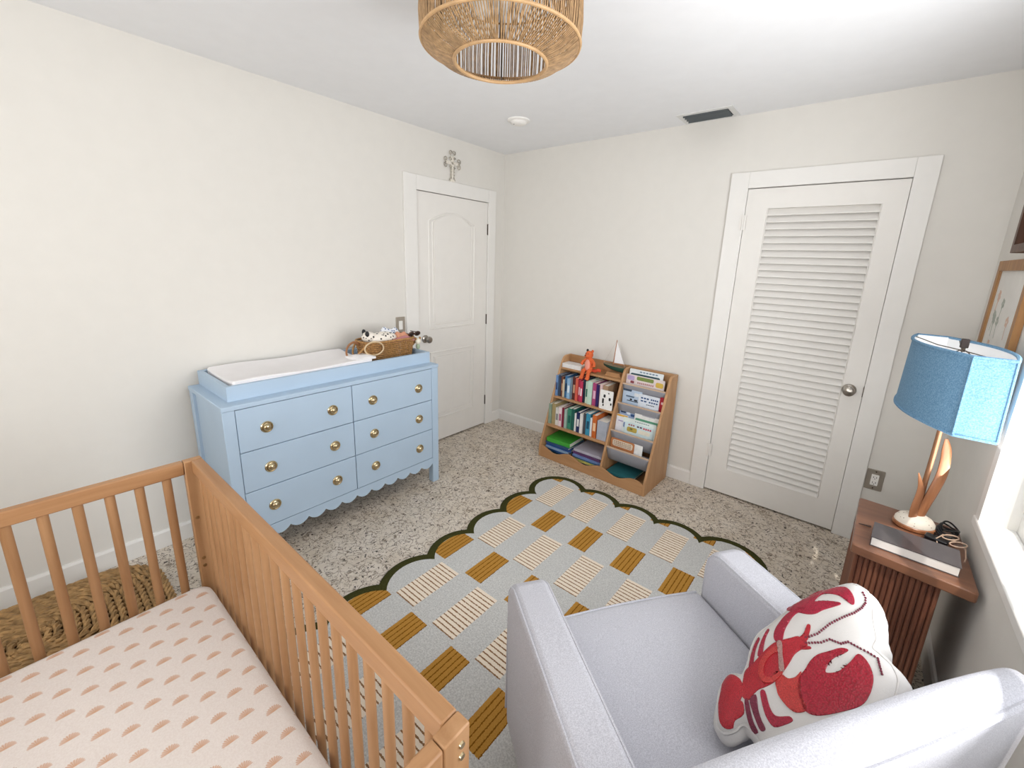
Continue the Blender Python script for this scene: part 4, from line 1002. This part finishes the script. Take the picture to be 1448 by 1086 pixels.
# seat cushion, crowned
b = MB(TC); nx, ny = 17, 17
sx0, sx1, sy0, sy1 = XL1 + .003, XR0 - .003, -.262, .335
def cr_(u, v): return .436 + .016 * (1 - (2 * u - 1) ** 4) * (1 - (2 * v - 1) ** 4)
b.grid(lambda u, v: (sx0 + (sx1 - sx0) * u, sy0 + (sy1 - sy0) * v + .012 * (1 - (2 * u - 1) ** 2) * v, cr_(u, v)), nx, ny)
b.grid(lambda u, v: (sx0 + (sx1 - sx0) * u, sy0 + (sy1 - sy0) * v + .012 * (1 - (2 * u - 1) ** 2) * v, .287), nx, ny)
for uu in (0, 1):
    b.grid(lambda u, v: (sx0 + (sx1 - sx0) * uu, sy0 + (sy1 - sy0) * v, .287 + (cr_(uu, v) - .287) * u), 2, ny)
    b.grid(lambda u, v: (sx0 + (sx1 - sx0) * v, sy0 + (sy1 - sy0) * uu + .012 * (1 - (2 * v - 1) ** 2) * uu, .287 + (cr_(v, uu) - .287) * u), 2, nx)
cu = b.build('seat_cushion', M['chair'], ac, bevel=.022, seg=4, merge=True, smooth=180)
b = MB(TC); b.tube([(sx0 + .012 + (sx1 - sx0 - .024) * i / 16, sy1 - .004 + .012 * (1 - (2 * i / 16 - 1) ** 2), cr_(i / 16, 1) - .005) for i in range(17)], .0045, 6); b.build('piping', M['chair'], cu)
# arms
def arm(x0, x1, flare, up=0):
    b = MB(TC); pr = [(-.36, .09), (.318, .09), (.325, .14), (.330, .535), (.325, .580), (.308, .606), (.276, .619), (-.02, .622), (-.36, .626)]
    pr = [(y, z + (up if z > .3 else 0)) for y, z in pr]; n = len(pr)
    vs = [(x0 + (flare if z > .3 and flare < 0 else 0), y, z) for y, z in pr] + [(x1 + (flare if z > .3 and flare > 0 else 0), y, z) for y, z in pr]
    b.add(vs, [tuple(range(n))[::-1], tuple(range(n, 2 * n))] + [(i, (i + 1) % n, n + (i + 1) % n, n + i) for i in range(n)])
    a = b.build('arm', M['chair'], ac, bevel=.02, seg=5, smooth=60)
    for xx, s_ in ((x0 + (flare if flare < 0 else 0), 1), (x1 + (flare if flare > 0 else 0), -1)):
        d = .0055; p = MB(TC)
        p.tube([(xx + s_ * d, y - (d if y > .29 else 0), z - (d if z > .55 else 0)) for y, z in pr[2:] if y > -.35] + [(xx + s_ * d, -.30, .620 + up)], .0035, 6); p.build('piping', M['chair'], a)
arm(XL0, XL1, -.006, .016); arm(XR0, XR1, .004)
# back: reclined slab with a soft rounded top
b = MB(TC)
def face(u, v, k):      # u across, v up, k 0 = front 1 = back
    x = XL0 - .004 + (.402 - XL0 + .004) * u
    z = .10 + .715 * v
    e = (2 * u - 1)
    zt = z + .020 * v * v * (1 - e ** 4) - .0
    yf = -.215 - .125 * max(0, (z - .43) / .385) + .022 * math.sin(PI * min(1, max(0, (z - .40) / .42))) * (1 - e * e)
    if z < .43: yf = -.25
    yb = -.345 - .052 * v - .018 * (1 - e * e) * v
    return (x, yf if k == 0 else yb, zt - (.014 if k == 1 and v > .98 else 0))
nu, nv = 21, 19
b.grid(lambda u, v: face(u, v, 0), nu, nv); b.grid(lambda u, v: face(u, v, 1), nu, nv)
def lerp(p, q, t): return tuple(a + (c - a) * t for a, c in zip(p, q))
for vv in (0, 1): b.grid(lambda u, v: lerp(face(v, vv, 0), face(v, vv, 1), u), 2, nu)
for uu in (0, 1): b.grid(lambda u, v: lerp(face(uu, v, 0), face(uu, v, 1), u), 2, nv)
bc = b.build('backrest', M['chair'], ac, bevel=.026, seg=5, merge=True, smooth=180)
b = MB(TC); b.tube([(lambda q: (q[0], q[1] + .0062, q[2] - .0078))(face(.02 + .96 * i / 24, 1, 1)) for i in range(25)], .006, 8); b.build('piping', M['chair'], bc)
for xx in (XL0 + .05, XR1 - .05):
    for yy in (.27, -.30):
        b = MB(TC); b.lathe([(0, .0125), (.014, .0125), (.022, .105), (0, .105)], 14, TC.inverted() @ TC @ Matrix.Translation((xx, yy, .0)))
        b.build('leg', M['tbz'], ac)

# ------------------------------------------------------------------ lobster cushion
PO = [(0.0626, 0.0109), (0.0510, 0.0234), (0.0315, 0.0310), (-0.0077, 0.0179), (-0.0428, -0.0115), (-0.0617, -0.0319), (-0.0591, -0.0530), (-0.0355, -0.0641), (-0.0177, -0.0636), (-0.0077, -0.0708), (-0.0049, -0.0915), (-0.0057, -0.1298), (0.0182, -0.1726), (0.0700, -0.2046), (0.1453, -0.2236), (0.2177, -0.2232), (0.2678, -0.2109), (0.2920, -0.2015), (0.3080, -0.1926), (0.3218, -0.1716), (0.3275, -0.1422), (0.3297, -0.1268), (0.3465, -0.1221), (0.3588, -0.1139), (0.3855, -0.0900), (0.4136, -0.0692), (0.4369, -0.0460), (0.4411, -0.0286), (0.4352, -0.0042), (0.3984, 0.0170), (0.3128, 0.0476), (0.2601, 0.0520), (0.2104, 0.0537), (0.1686, 0.0572), (0.1286, 0.0432), (0.0936, 0.0217), (0.0737, 0.0138)]
PP = {'tail': [(0.0516, -0.0034), (0.0402, 0.0288), (0.0190, 0.0292), (-0.0051, 0.0081), (-0.0285, -0.0070), (-0.0497, -0.0346), (-0.0517, -0.0508), (-0.0356, -0.0609), (-0.0204, -0.0555), (0.0049, -0.0603), (0.0192, -0.0474), (0.0190, -0.0397), (0.0367, -0.0327)],
'body': [(0.0740, 0.0063), (0.0983, 0.0031), (0.1269, 0.0026), (0.1547, 0.0021), (0.1748, 0.0004), (0.1936, -0.0071), (0.2140, -0.0175), (0.2288, -0.0254), (0.2279, -0.0349), (0.2339, -0.0451), (0.2236, -0.0534), (0.2075, -0.0494), (0.1886, -0.0478), (0.1667, -0.0531), (0.1399, -0.0584), (0.1108, -0.0616), (0.0857, -0.0568), (0.0670, -0.0505), (0.0461, -0.0511), (0.0346, -0.0520), (0.0273, -0.0442), (0.0305, -0.0325), (0.0538, -0.0111)],
'near_arm': [(0.1095, -0.0627), (0.1319, -0.0609), (0.1358, -0.0749), (0.1514, -0.0830), (0.1697, -0.0825), (0.1447, -0.1009), (0.1283, -0.1203), (0.1162, -0.1398), (0.0946, -0.1302), (0.0894, -0.1104), (0.0921, -0.0868), (0.0999, -0.0743)],
'near_claw': [(0.1539, -0.0887), (0.1788, -0.0847), (0.2009, -0.0798), (0.2251, -0.0799), (0.2513, -0.0910), (0.2742, -0.1009), (0.2822, -0.1123), (0.2675, -0.1117), (0.2475, -0.1059), (0.2268, -0.1064), (0.2090, -0.1125), (0.2108, -0.1200), (0.2307, -0.1300), (0.2639, -0.1315), (0.2896, -0.1291), (0.2910, -0.1442), (0.2820, -0.1625), (0.2680, -0.1762), (0.2441, -0.1874), (0.2188, -0.1932), (0.1991, -0.1917), (0.1749, -0.1834), (0.1449, -0.1707), (0.1221, -0.1572), (0.1122, -0.1415), (0.1177, -0.1248), (0.1324, -0.1048)],
'far_claw': [(0.2791, 0.0165), (0.2875, 0.0006), (0.3018, -0.0130), (0.3244, -0.0192), (0.3596, -0.0347), (0.3637, -0.0289), (0.3442, -0.0027), (0.3296, 0.0110), (0.3428, 0.0155), (0.3595, 0.0154), (0.3709, 0.0040), (0.3798, -0.0161), (0.3792, -0.0365), (0.3803, -0.0506), (0.3893, -0.0500), (0.4026, -0.0375), (0.4109, -0.0181), (0.4092, -0.0047), (0.3939, 0.0131), (0.3715, 0.0335), (0.3382, 0.0437), (0.3034, 0.0416), (0.2864, 0.0542), (0.2697, 0.0555), (0.2695, 0.0331)],
'far_arm': [(0.1812, -0.0012), (0.1858, 0.0119), (0.2045, 0.0252), (0.2297, 0.0330), (0.2557, 0.0369), (0.2786, 0.0316), (0.2967, 0.0218), (0.3020, 0.0064), (0.2845, 0.0156), (0.2654, 0.0196), (0.2417, 0.0145), (0.2206, 0.0076), (0.2054, -0.0013), (0.1935, -0.0081)],
'leg1': [(0.1229, 0.0072), (0.1472, 0.0227), (0.1723, 0.0335), (0.1911, 0.0408), (0.1931, 0.0354), (0.1686, 0.0238), (0.1472, 0.0100), (0.1338, 0.0009)],
'leg2': [(0.0869, 0.0049), (0.1119, 0.0231), (0.1384, 0.0358), (0.1587, 0.0415), (0.1575, 0.0347), (0.1347, 0.0249), (0.1140, 0.0120), (0.0999, 0.0011)],
'leg3': [(0.0262, -0.0461), (0.0327, -0.0512), (0.0189, -0.0697), (0.0088, -0.0863), (0.0037, -0.1022), (-0.0055, -0.0921), (-0.0015, -0.0791), (0.0106, -0.0623)],
'leg4': [(0.0359, -0.0531), (0.0547, -0.0551), (0.0365, -0.0772), (0.0265, -0.0952), (0.0204, -0.1112), (0.0099, -0.1057), (0.0150, -0.0885), (0.0239, -0.0703)],
'leg5': [(0.0666, -0.0567), (0.0760, -0.0620), (0.0605, -0.0886), (0.0556, -0.1060), (0.0625, -0.1169), (0.0784, -0.1278), (0.0772, -0.1367), (0.0588, -0.1321), (0.0375, -0.1211), (0.0380, -0.1013), (0.0474, -0.0822)],
'feeler1': [(0.2261, -0.0298), (0.2439, -0.0284), (0.2645, -0.0204), (0.2706, -0.0221), (0.2691, -0.0272), (0.2528, -0.0363), (0.2354, -0.0439)],
'feeler2': [(0.2148, -0.0435), (0.2242, -0.0529), (0.2291, -0.0591), (0.2256, -0.0619), (0.2158, -0.0555), (0.2090, -0.0482)],
'arc': [(0.1805, -0.0140), (0.1571, -0.0058), (0.1295, -0.0058), (0.1062, -0.0147), (0.0902, -0.0305), (0.0866, -0.0464), (0.0989, -0.0586), (0.1174, -0.0625), (0.1359, -0.0596), (0.1346, -0.0541), (0.1199, -0.0535), (0.1052, -0.0483), (0.1010, -0.0378), (0.1116, -0.0252), (0.1307, -0.0176), (0.1526, -0.0173), (0.1704, -0.0229)],
'band': [(0.1825, -0.0035), (0.1896, -0.0116), (0.1690, -0.0314), (0.1457, -0.0564), (0.1359, -0.0574), (0.1362, -0.0509), (0.1621, -0.0255)]}
PL = {'antenna1': [(0.2397, -0.0388), (0.2649, -0.0489), (0.3042, -0.0512), (0.3362, -0.0587), (0.3665, -0.0661), (0.3897, -0.0663), (0.4073, -0.0619), (0.4189, -0.0535), (0.4302, -0.0368)],
'antenna2': [(0.2291, -0.0474), (0.2541, -0.0670), (0.2736, -0.0742), (0.2825, -0.0948), (0.2978, -0.1007), (0.3042, -0.1234), (0.3086, -0.1362), (0.3120, -0.1542), (0.2963, -0.1709), (0.2846, -0.1834)]}
PM = Matrix(((0.82558, 0.02883, -0.56355, -0.01414), (0.03523, 0.99411, 0.10246, -0.07530), (0.56318, -0.10445, 0.81970, 0.52813), (0.00000, 0.00000, 0.00000, 1.00000)))
PM = TC @ PM
def seg_d(P, poly):
    d = 9.
    for i in range(len(poly)):
        ax_, ay_ = poly[i - 1]; bx_, by_ = poly[i]; dx, dy = bx_ - ax_, by_ - ay_
        t = max(0, min(1, ((P[0] - ax_) * dx + (P[1] - ay_) * dy) / (dx * dx + dy * dy + 1e-12)))
        d = min(d, math.hypot(P[0] - ax_ - t * dx, P[1] - ay_ - t * dy))
    return d
def in_poly(P, poly):
    r = False
    for i in range(len(poly)):
        a, c = poly[i - 1], poly[i]
        if (a[1] > P[1]) != (c[1] > P[1]) and P[0] < (c[0] - a[0]) * (P[1] - a[1]) / (c[1] - a[1]) + a[0]: r = not r
    return r
def bulge(P):
    if not in_poly(P, PO): return 0
    d = min(seg_d(P, PO) / .075, 1); return .026 * math.sqrt(max(0, 1 - (1 - d) ** 2))
def clip(poly, ax, v, keep_less):
    out = []
    for i in range(len(poly)):
        a, c = poly[i - 1], poly[i]
        ia = (a[ax] <= v) if keep_less else (a[ax] >= v); ic = (c[ax] <= v) if keep_less else (c[ax] >= v)
        if ia != ic:
            t = (v - a[ax]) / (c[ax] - a[ax]); out.append((a[0] + (c[0] - a[0]) * t, a[1] + (c[1] - a[1]) * t))
        if ic: out.append(c)
    return out
def smooth_loop(P, n=4):
    out = []; m = len(P)
    for i in range(m):
        p0, p1, p2, p3 = P[i - 1], P[i], P[(i + 1) % m], P[(i + 2) % m]
        for k in range(n):
            t = k / n; out.append(tuple(.5 * (2 * b_ + (c_ - a_) * t + (2 * a_ - 5 * b_ + 4 * c_ - d_) * t * t + (3 * b_ - a_ - 3 * c_ + d_) * t ** 3) for a_, b_, c_, d_ in zip(p0, p1, p2, p3)))
    return out
def patch(poly, step, lift, name, mat, parent, smooth_=True, label=None):
    if smooth_: poly = smooth_loop(poly, 3)
    x0, x1 = min(p[0] for p in poly), max(p[0] for p in poly); y0, y1 = min(p[1] for p in poly), max(p[1] for p in poly)
    b = MB(PM); i = math.floor(x0 / step)
    while i * step < x1:
        strip = clip(clip(poly, 0, i * step, False), 0, (i + 1) * step, True); j = math.floor(y0 / step)
        while strip and j * step < y1:
            c = clip(clip(strip, 1, j * step, False), 1, (j + 1) * step, True)
            if len(c) > 2:
                q = []
                for p_ in c:
                    if not q or math.dist(p_, q[-1]) > 1e-5: q.append(p_)
                if len(q) > 2 and math.dist(q[0], q[-1]) < 1e-5: q.pop()
                if len(q) > 2: b.add([(x, y, bulge((x, y)) + lift) for x, y in q], [tuple(range(len(q)))])
            j += 1
        i += 1
    if lift:
        n = len(poly); b.add([(x, y, bulge((x, y)) + lift) for x, y in poly] + [(x, y, bulge((x, y)) - .001) for x, y in poly], [(k, (k + 1) % n, n + (k + 1) % n, n + k) for k in range(n)])
    o = b.build(name, mat, parent, merge=True, smooth=60)
    if label: o['label'] = label
    return o
PO = smooth_loop(PO, 3)
pw = thing('cushion', 'white cushion with a red sequinned lobster, propped in the grey armchair', 'cushion', T=PM @ Matrix.Translation((.2, -.07, -.05)))
def red(name, c, rough, sc_, bump, dist=.002, spec=.5):
    m, nt, b = newmat(name); b.inputs['Roughness'].default_value = rough; b.inputs['Specular IOR Level'].default_value = spec
    tc = nd(nt, 'ShaderNodeTexCoord'); v = nd(nt, 'ShaderNodeTexVoronoi', i_Scale=sc_); nt.links.new(tc.outputs['Object'], v.inputs['Vector'])
    r = ramp(nt, [(.0, lin(c)), (.75, tuple(x * .55 for x in lin(c)[:3]) + (1,))]); nt.links.new(v.outputs['Distance'], r.inputs['Fac']); nt.links.new(r.outputs['Color'], b.inputs['Base Color'])
    add_bump(nt, b, v.outputs['Distance'], bump, dist); return m
RS = red('red_sequins', 'b3122f', .22, 260., .5); RB_ = red('red_beads', 'c21a2c', .4, 420., .5); RD = red('crimson_satin', 'b0183a', .35, 300., .2); RO = red('orange_red_beads', 'd23a36', .4, 420., .6); RP = red('plum_beads', '84203f', .4, 420., .5)
cv = patch(PO, .010, 0, 'cover', M['cushion'], pw, False)
# gusset and back
b = MB(PM); n = len(PO); cxp = sum(p[0] for p in PO) / n; cyp = sum(p[1] for p in PO) / n
def dep(x): return .042 + .062 * max(0, min(1, (x + .06) / .36))
def nrm(i):
    a, c = PO[i - 1], PO[(i + 1) % n]; dx, dy = c[0] - a[0], c[1] - a[1]; l = math.hypot(dx, dy) or 1
    s_ = 1 if sum((PO[k][0] * PO[(k + 1) % n][1] - PO[(k + 1) % n][0] * PO[k][1]) for k in range(n)) > 0 else -1
    return (dy / l * s_, -dx / l * s_)
vs = []; K = 8
for k in range(K + 1):
    t = k / K
    for i in range(n):
        nx_, ny_ = nrm(i); o_ = .014 * math.sin(PI * min(1, t * 1.15)) - .02 * max(0, t - .75) * 4 * .5 + .0025 * math.sin(i * .9 + k) * math.sin(PI * t)
        vs.append((PO[i][0] + nx_ * o_, PO[i][1] + ny_ * o_, -dep(PO[i][0]) * t))
fs = [(k * n + i, k * n + (i + 1) % n, (k + 1) * n + (i + 1) % n, (k + 1) * n + i) for k in range(K) for i in range(n)] + [tuple(range(K * n, (K + 1) * n))]
b.add(vs, fs); b.build('gusset', M['cushion'], pw, smooth=70)
b = MB(PM); b.tube([(x, y, .0005) for x, y in PO], .0032, 6, closed=True); b.build('piping', M['cushion'], pw)
names = dict(tail=('tail_fan', RB_), body=('lobster_body', RB_), near_arm=('claw_arm', RO), near_claw=('claw', RS), far_claw=('claw', RD), far_arm=('claw_arm', RD), leg1=('leg', RD), leg2=('leg', RD), leg3=('leg', RP), leg4=('leg', RP), leg5=('leg', RD), feeler1=('feeler', RB_), feeler2=('feeler', RB_))
made = {}
for k, (nm, mt_) in names.items():
    made[k] = patch(PP[k], .007, .0022, nm, mt_, pw)
tag(made['near_claw'], 'large red sequinned claw'); tag(made['far_claw'], 'smaller crimson claw at the far edge')
patch(PP['arc'], .006, .0045, 'beaded_arc', RO, made['body'], label='lighter red beaded arc')
patch(PP['band'], .006, .0055, 'silver_band', red('silver_beads', 'b98f88', .35, 500., .6), made['body'], label='silver beaded band')
for k in ('antenna1', 'antenna2'):
    b = MB(PM); L = PL[k]; step = .0062; acc = 0
    for p_, q_ in zip(L, L[1:]):
        d = math.dist(p_, q_); m = max(1, round(d / step))
        for t in range(m):
            x, y = p_[0] + (q_[0] - p_[0]) * t / m, p_[1] + (q_[1] - p_[1]) * t / m
            b.ball((x, y, bulge((x, y)) + .0015), .0029, 6)
    b.build('antenna', RP, pw)


# ------------------------------------------------------------------ ceiling things
RC = (1.692, -1.941); RB, RM, RT = .143, .243, .226; ZBm, ZMd, ZTp = 2.158, 2.207, H - .004
cl = thing('ceiling_light', 'woven rattan drum ceiling light with an open bottom ring', 'ceiling light', (RC[0], RC[1], H))
def ring(mb, R, z, r, n=72): mb.tube([(RC[0] + R * math.cos(2 * PI * i / n), RC[1] + R * math.sin(2 * PI * i / n), z) for i in range(n)], r, 8, closed=True)
b = MB(); rr = random.Random(11)
NS = 200
for i in range(NS):
    a = 2 * PI * i / NS + rr.uniform(-.006, .006); j = rr.uniform(-.010, .010)
    P = lambda R, z, aa: (RC[0] + R * math.cos(aa), RC[1] + R * math.sin(aa), z)
    b.tube([P(RT, ZTp, a), P(RT + .014, ZTp - .09, a + j * .5), P(RM + .003, ZMd + .06, a + j), P(RM, ZMd, a + j)], .0023, 5, caps=False)
b.build('side_weave', M['rattan'], cl)
b = MB()
for i in range(NS):
    a = 2 * PI * i / NS + rr.uniform(-.007, .007); j = rr.uniform(-.02, .02)
    b.tube([P(RM, ZMd, a), P((RM + RB) / 2 + .004, (ZMd + ZBm) / 2 - .008, a + j * .5), P(RB, ZBm, a + j)], .00215, 5, caps=False)
b.build('bottom_weave', M['rattan'], cl)
b = MB(); ring(b, RT, ZTp - .003, .005); ring(b, RM, ZMd, .0048); ring(b, RB, ZBm, .0058); ring(b, RT + .014, ZTp - .09, .003); b.build('rim', M['rattan2'], cl)
b = MB()
for i in range(6):
    a = PI * i / 3 + .2; b.tube([P(RT - .004, ZTp - .004, a), P(RM - .006, ZMd, a), P(RB, ZBm + .003, a)], .0025, 6)
b.build('wire_frame', M['hinge'], cl)
b = MB(); b.lathe([(0, H), (.066, H), (.066, H - .02), (.05, H - .036), (.02, H - .045), (0, H - .045)], 32, Matrix.Translation((RC[0], RC[1], 0))); b.build('canopy', M['metalw'], cl)
b = MB()
for s_ in (-1, 0, 1):
    q = (RC[0] + .06 * s_, RC[1] + .03 * s_); b.tube([(RC[0], RC[1], H - .04), (q[0], q[1], H - .06), (q[0], q[1], H - .085)], .004, 8); b.lathe([(0, H - .085), (.017, H - .085), (.017, H - .12), (0, H - .12)], 16, Matrix.Translation((q[0], q[1], 0)))
b.build('socket', M['metalw'], cl)
for s_ in (-1, 0, 1):
    b = MB(); b.ball((RC[0] + .06 * s_, RC[1] + .03 * s_, H - .148), (.028, .028, .034), 18); b.build('bulb', M['bulb'], cl)
sd = thing('smoke_detector', 'small round white detector on the ceiling near the corner', 'smoke detector', (.703, -.668, H))
Tn = Matrix.Translation((.703, -.668, 0))
b = MB(); b.lathe([(0, H), (.075, H), (.075, H - .006), (.066, H - .011), (.058, H - .012)], 36, Tn); b.lathe([(.058, H - .010), (.050, H - .022), (.035, H - .028), (0, H - .029)], 36, Tn); b.build('cover', M['plastic'], sd)
b = MB(); b.ball((.685, -.695, H - .027), (.005, .005, .003), 8); b.ball((.735, -.655, H - .025), (.005, .005, .003), 8); b.build('indicator', M['black'], sd)
vx0, vx1, vy0, vy1 = 1.588, 1.912, -.215, -.022
av = thing('air_vent', 'dark finned air vent in a white ceiling plate', 'air vent', ((vx0 + vx1) / 2, (vy0 + vy1) / 2, H))
b = MB(); 
for a in ((vx0, vy0, vx1, vy0 + .028), (vx0, vy1 - .028, vx1, vy1), (vx0, vy0 + .028, vx0 + .03, vy1 - .028), (vx1 - .03, vy0 + .028, vx1, vy1 - .028)): b.box(a[0], a[1], H - .005, a[2], a[3], H)
b.build('plate', flat('vent_plate', 'dcdcda', .5), av, smooth=0)
b = MB(); b.box(vx0 + .03, vy0 + .028, H - .003, vx1 - .03, vy1 - .028, H - .0005); b.build('duct_shade_sheet', M['dark'], av, smooth=0)  # flat dark sheet, shade of the duct put into its colour
b = MB()
for i in range(4):
    y = vy0 + .034 + .034 * i; h = .0075 + .0015 * i
    b.prism([(y, H - .004), (y + .003, H - .004), (y + .006, H - .004 - h), (y + .004, H - .005 - h)], 'x', vx0 + .032, vx1 - .032)
b.build('fins', M['ventdark'], av, smooth=0)

# ------------------------------------------------------------------ cross over the door, switch, outlet
cy_ = -.632
cx = thing('wall_cross', 'ornate distressed cream and silver cross standing on the door casing', 'cross', (CT / 2, cy_, LC[2]))
z0 = LC[2] + .0005; hz = 2.386
b = MB()
def bar(pts): b.prism(pts, 'x', .002, .013)
bar([(cy_ - .016, z0 + .012), (cy_ + .016, z0 + .012), (cy_ + .013, z0 + .11), (cy_ + .016, hz - .05), (cy_ - .016, hz - .05), (cy_ - .013, z0 + .11)])
bar([(cy_ - .062, z0 + .125), (cy_ + .062, z0 + .125), (cy_ + .062, z0 + .150), (cy_ - .062, z0 + .150)])
bar([(cy_ - .026, z0), (cy_ + .026, z0), (cy_ + .018, z0 + .016), (cy_ - .018, z0 + .016)])
b.build('cross_body', M['creamp'], cx, bevel=.003)
b = MB()
def curl(cy, cz, R, a0, turns, dirn):
    pts = []
    for i in range(26):
        t = i / 25; a = math.radians(a0) + dirn * turns * 2 * PI * t; r = R * (1 - .72 * t); pts.append((.012, cy + r * math.cos(a), cz + r * math.sin(a)))
    b.tube(pts, .0034, 6)
zc = z0 + .1375
for s_ in (-1, 1):
    curl(cy_ + s_ * .066, zc + .022, .020, -90, 1.1, s_); curl(cy_ + s_ * .066, zc - .022, .020, 90, 1.1, -s_)
    curl(cy_ + s_ * .015, hz - .026, .018, -90, 1.1, s_); curl(cy_ + s_ * .020, zc + .032, .012, 0, 1., s_); curl(cy_ + s_ * .017, zc - .03, .011, 0, 1., -s_)
    for k in range(4): curl(cy_ + s_ * .016, z0 + .03 + .022 * k, .008, 90, .9, s_)
    b.tube([(.012, cy_ + s_ * .014, z0 + .02), (.013, cy_ + s_ * .010, z0 + .11)], .0028, 6)
b.ball((.014, cy_, zc), (.006, .010, .010), 12)
b.tube([(.010, cy_ + .03 * math.cos(a), z0 + .012 + .012 * math.sin(a)) for a in [PI * i / 10 for i in range(11)]], .0034, 6)
tag(b.build('scrollwork', M['silver'], cx), 'tarnished silver scrolls')
def plate(name, label, ax, c, w, h, cat):
    T = Matrix.Translation(c) @ (Matrix.Rotation(PI / 2, 4, 'Z') @ Matrix.Rotation(PI / 2, 4, 'X') if ax == 'x' else Matrix.Rotation(PI / 2, 4, 'X'))
    t = thing(name, label, cat, c)
    b = MB(T); b.prism(rrect(-w, -h, w, h, .004), 'z', 0, .005); b.build('cover_plate', M['steel'], t, bevel=.0015)
    return t, T
t, T = plate('light_switch', 'metal plated light switch between dresser and panelled door', 'x', (.0005, -1.148, 1.058), .040, .063, 'light switch')
b = MB(T); b.prism(rrect(-.016, -.033, .016, .033, .002), 'z', .005, .009); b.build('rocker', M['plastic'], t, bevel=.001)
t, T = plate('wall_outlet', 'metal plated wall outlet between the louvred door and the side table', 'y', (2.912, -.0005, .406), .040, .062, 'outlet')
b = MB(T); b.prism(rrect(-.017, -.033, .017, .033, .003), 'z', .005, .0075); b.build('socket_face', M['plastic'], t, smooth=0)
b = MB(T)
for s_ in (-1, 1):
    b.box(-.008, s_ * .016 - .004, .0072, -.0055, s_ * .016 + .005, .0079); b.box(.0055, s_ * .016 - .004, .0072, .008, s_ * .016 + .005, .0079); b.ball((0, s_ * .016 - .009, .0073), (.0026, .0026, .0008), 8)
b.build('slot', M['black'], t, smooth=0)
for s_ in (-1, 1):
    b = MB(T); b.ball((0, s_ * .05, .0052), (.004, .004, .002), 10); b.build('screw', M['hinge'], t)

# ------------------------------------------------------------------ daylight and rear fill
wd = bpy.data.worlds.new('sky'); sc.world = wd; wd.use_nodes = True
bg = wd.node_tree.nodes['Background']; bg.inputs[0].default_value = (.93, .96, 1, 1); bg.inputs[1].default_value = 2.0
def area(name, loc, rot, sx, sy, e, c=(1, .985, .96)):
    l = bpy.data.lights.new(name, 'AREA'); l.shape = 'RECTANGLE'; l.size = sx; l.size_y = sy; l.energy = e; l.color = c
    o = bpy.data.objects.new(name, l); COL.objects.link(o); o.location = loc; o.rotation_euler = rot; return o
area('window_daylight', (W + .30, (WN[0] + WN[1]) / 2, (WN[2] + WN[3]) / 2 + .1), (0, PI / 2 + .55, 0), 1.6, 1.6, 62, (.98, .99, 1))
area('rear_fill_light', ((WB[0] + WB[1]) / 2, YF - .30, (WB[2] + WB[3]) / 2 + .1), (PI / 2 + .5, 0, 0), 1.8, 1.4, 66)  # added fill lamp at the unseen rear window
sl = bpy.data.lights.new('sun', 'SUN'); sl.energy = 2.6; sl.angle = math.radians(.6); sl.color = (1, .95, .88)
so = bpy.data.objects.new('sun', sl); COL.objects.link(so); so.rotation_euler = Vector((-.275, .5, -1)).to_track_quat('-Z', 'Y').to_euler()

# ------------------------------------------------------------------ camera
f, yaw, pitch, roll = CAMP
cam = bpy.data.cameras.new('camera'); co = bpy.data.objects.new('camera', cam); COL.objects.link(co)
ca, sa, cb, sb = math.cos(yaw), math.sin(yaw), math.cos(pitch), math.sin(pitch)
fw = Vector((-sa * cb, ca * cb, sb)); rt = Vector((ca, sa, 0)); up = rt.cross(fw)
r2 = rt * math.cos(roll) + up * math.sin(roll); u2 = up * math.cos(roll) - rt * math.sin(roll)
co.matrix_world = Matrix(((r2.x, u2.x, -fw.x, CAMC[0]), (r2.y, u2.y, -fw.y, CAMC[1]), (r2.z, u2.z, -fw.z, CAMC[2]), (0, 0, 0, 1)))
cam.sensor_width = 36; cam.lens = f / 1448 * 36; cam.shift_x = -CAMS[0] / 1448; cam.shift_y = CAMS[1] / 1448; cam.clip_start = .02
sc.camera = co
sc.view_settings.view_transform = 'Standard'; sc.view_settings.look = 'None'; sc.view_settings.gamma = 1; sc.view_settings.exposure = EXPO
sc.render.film_transparent = False
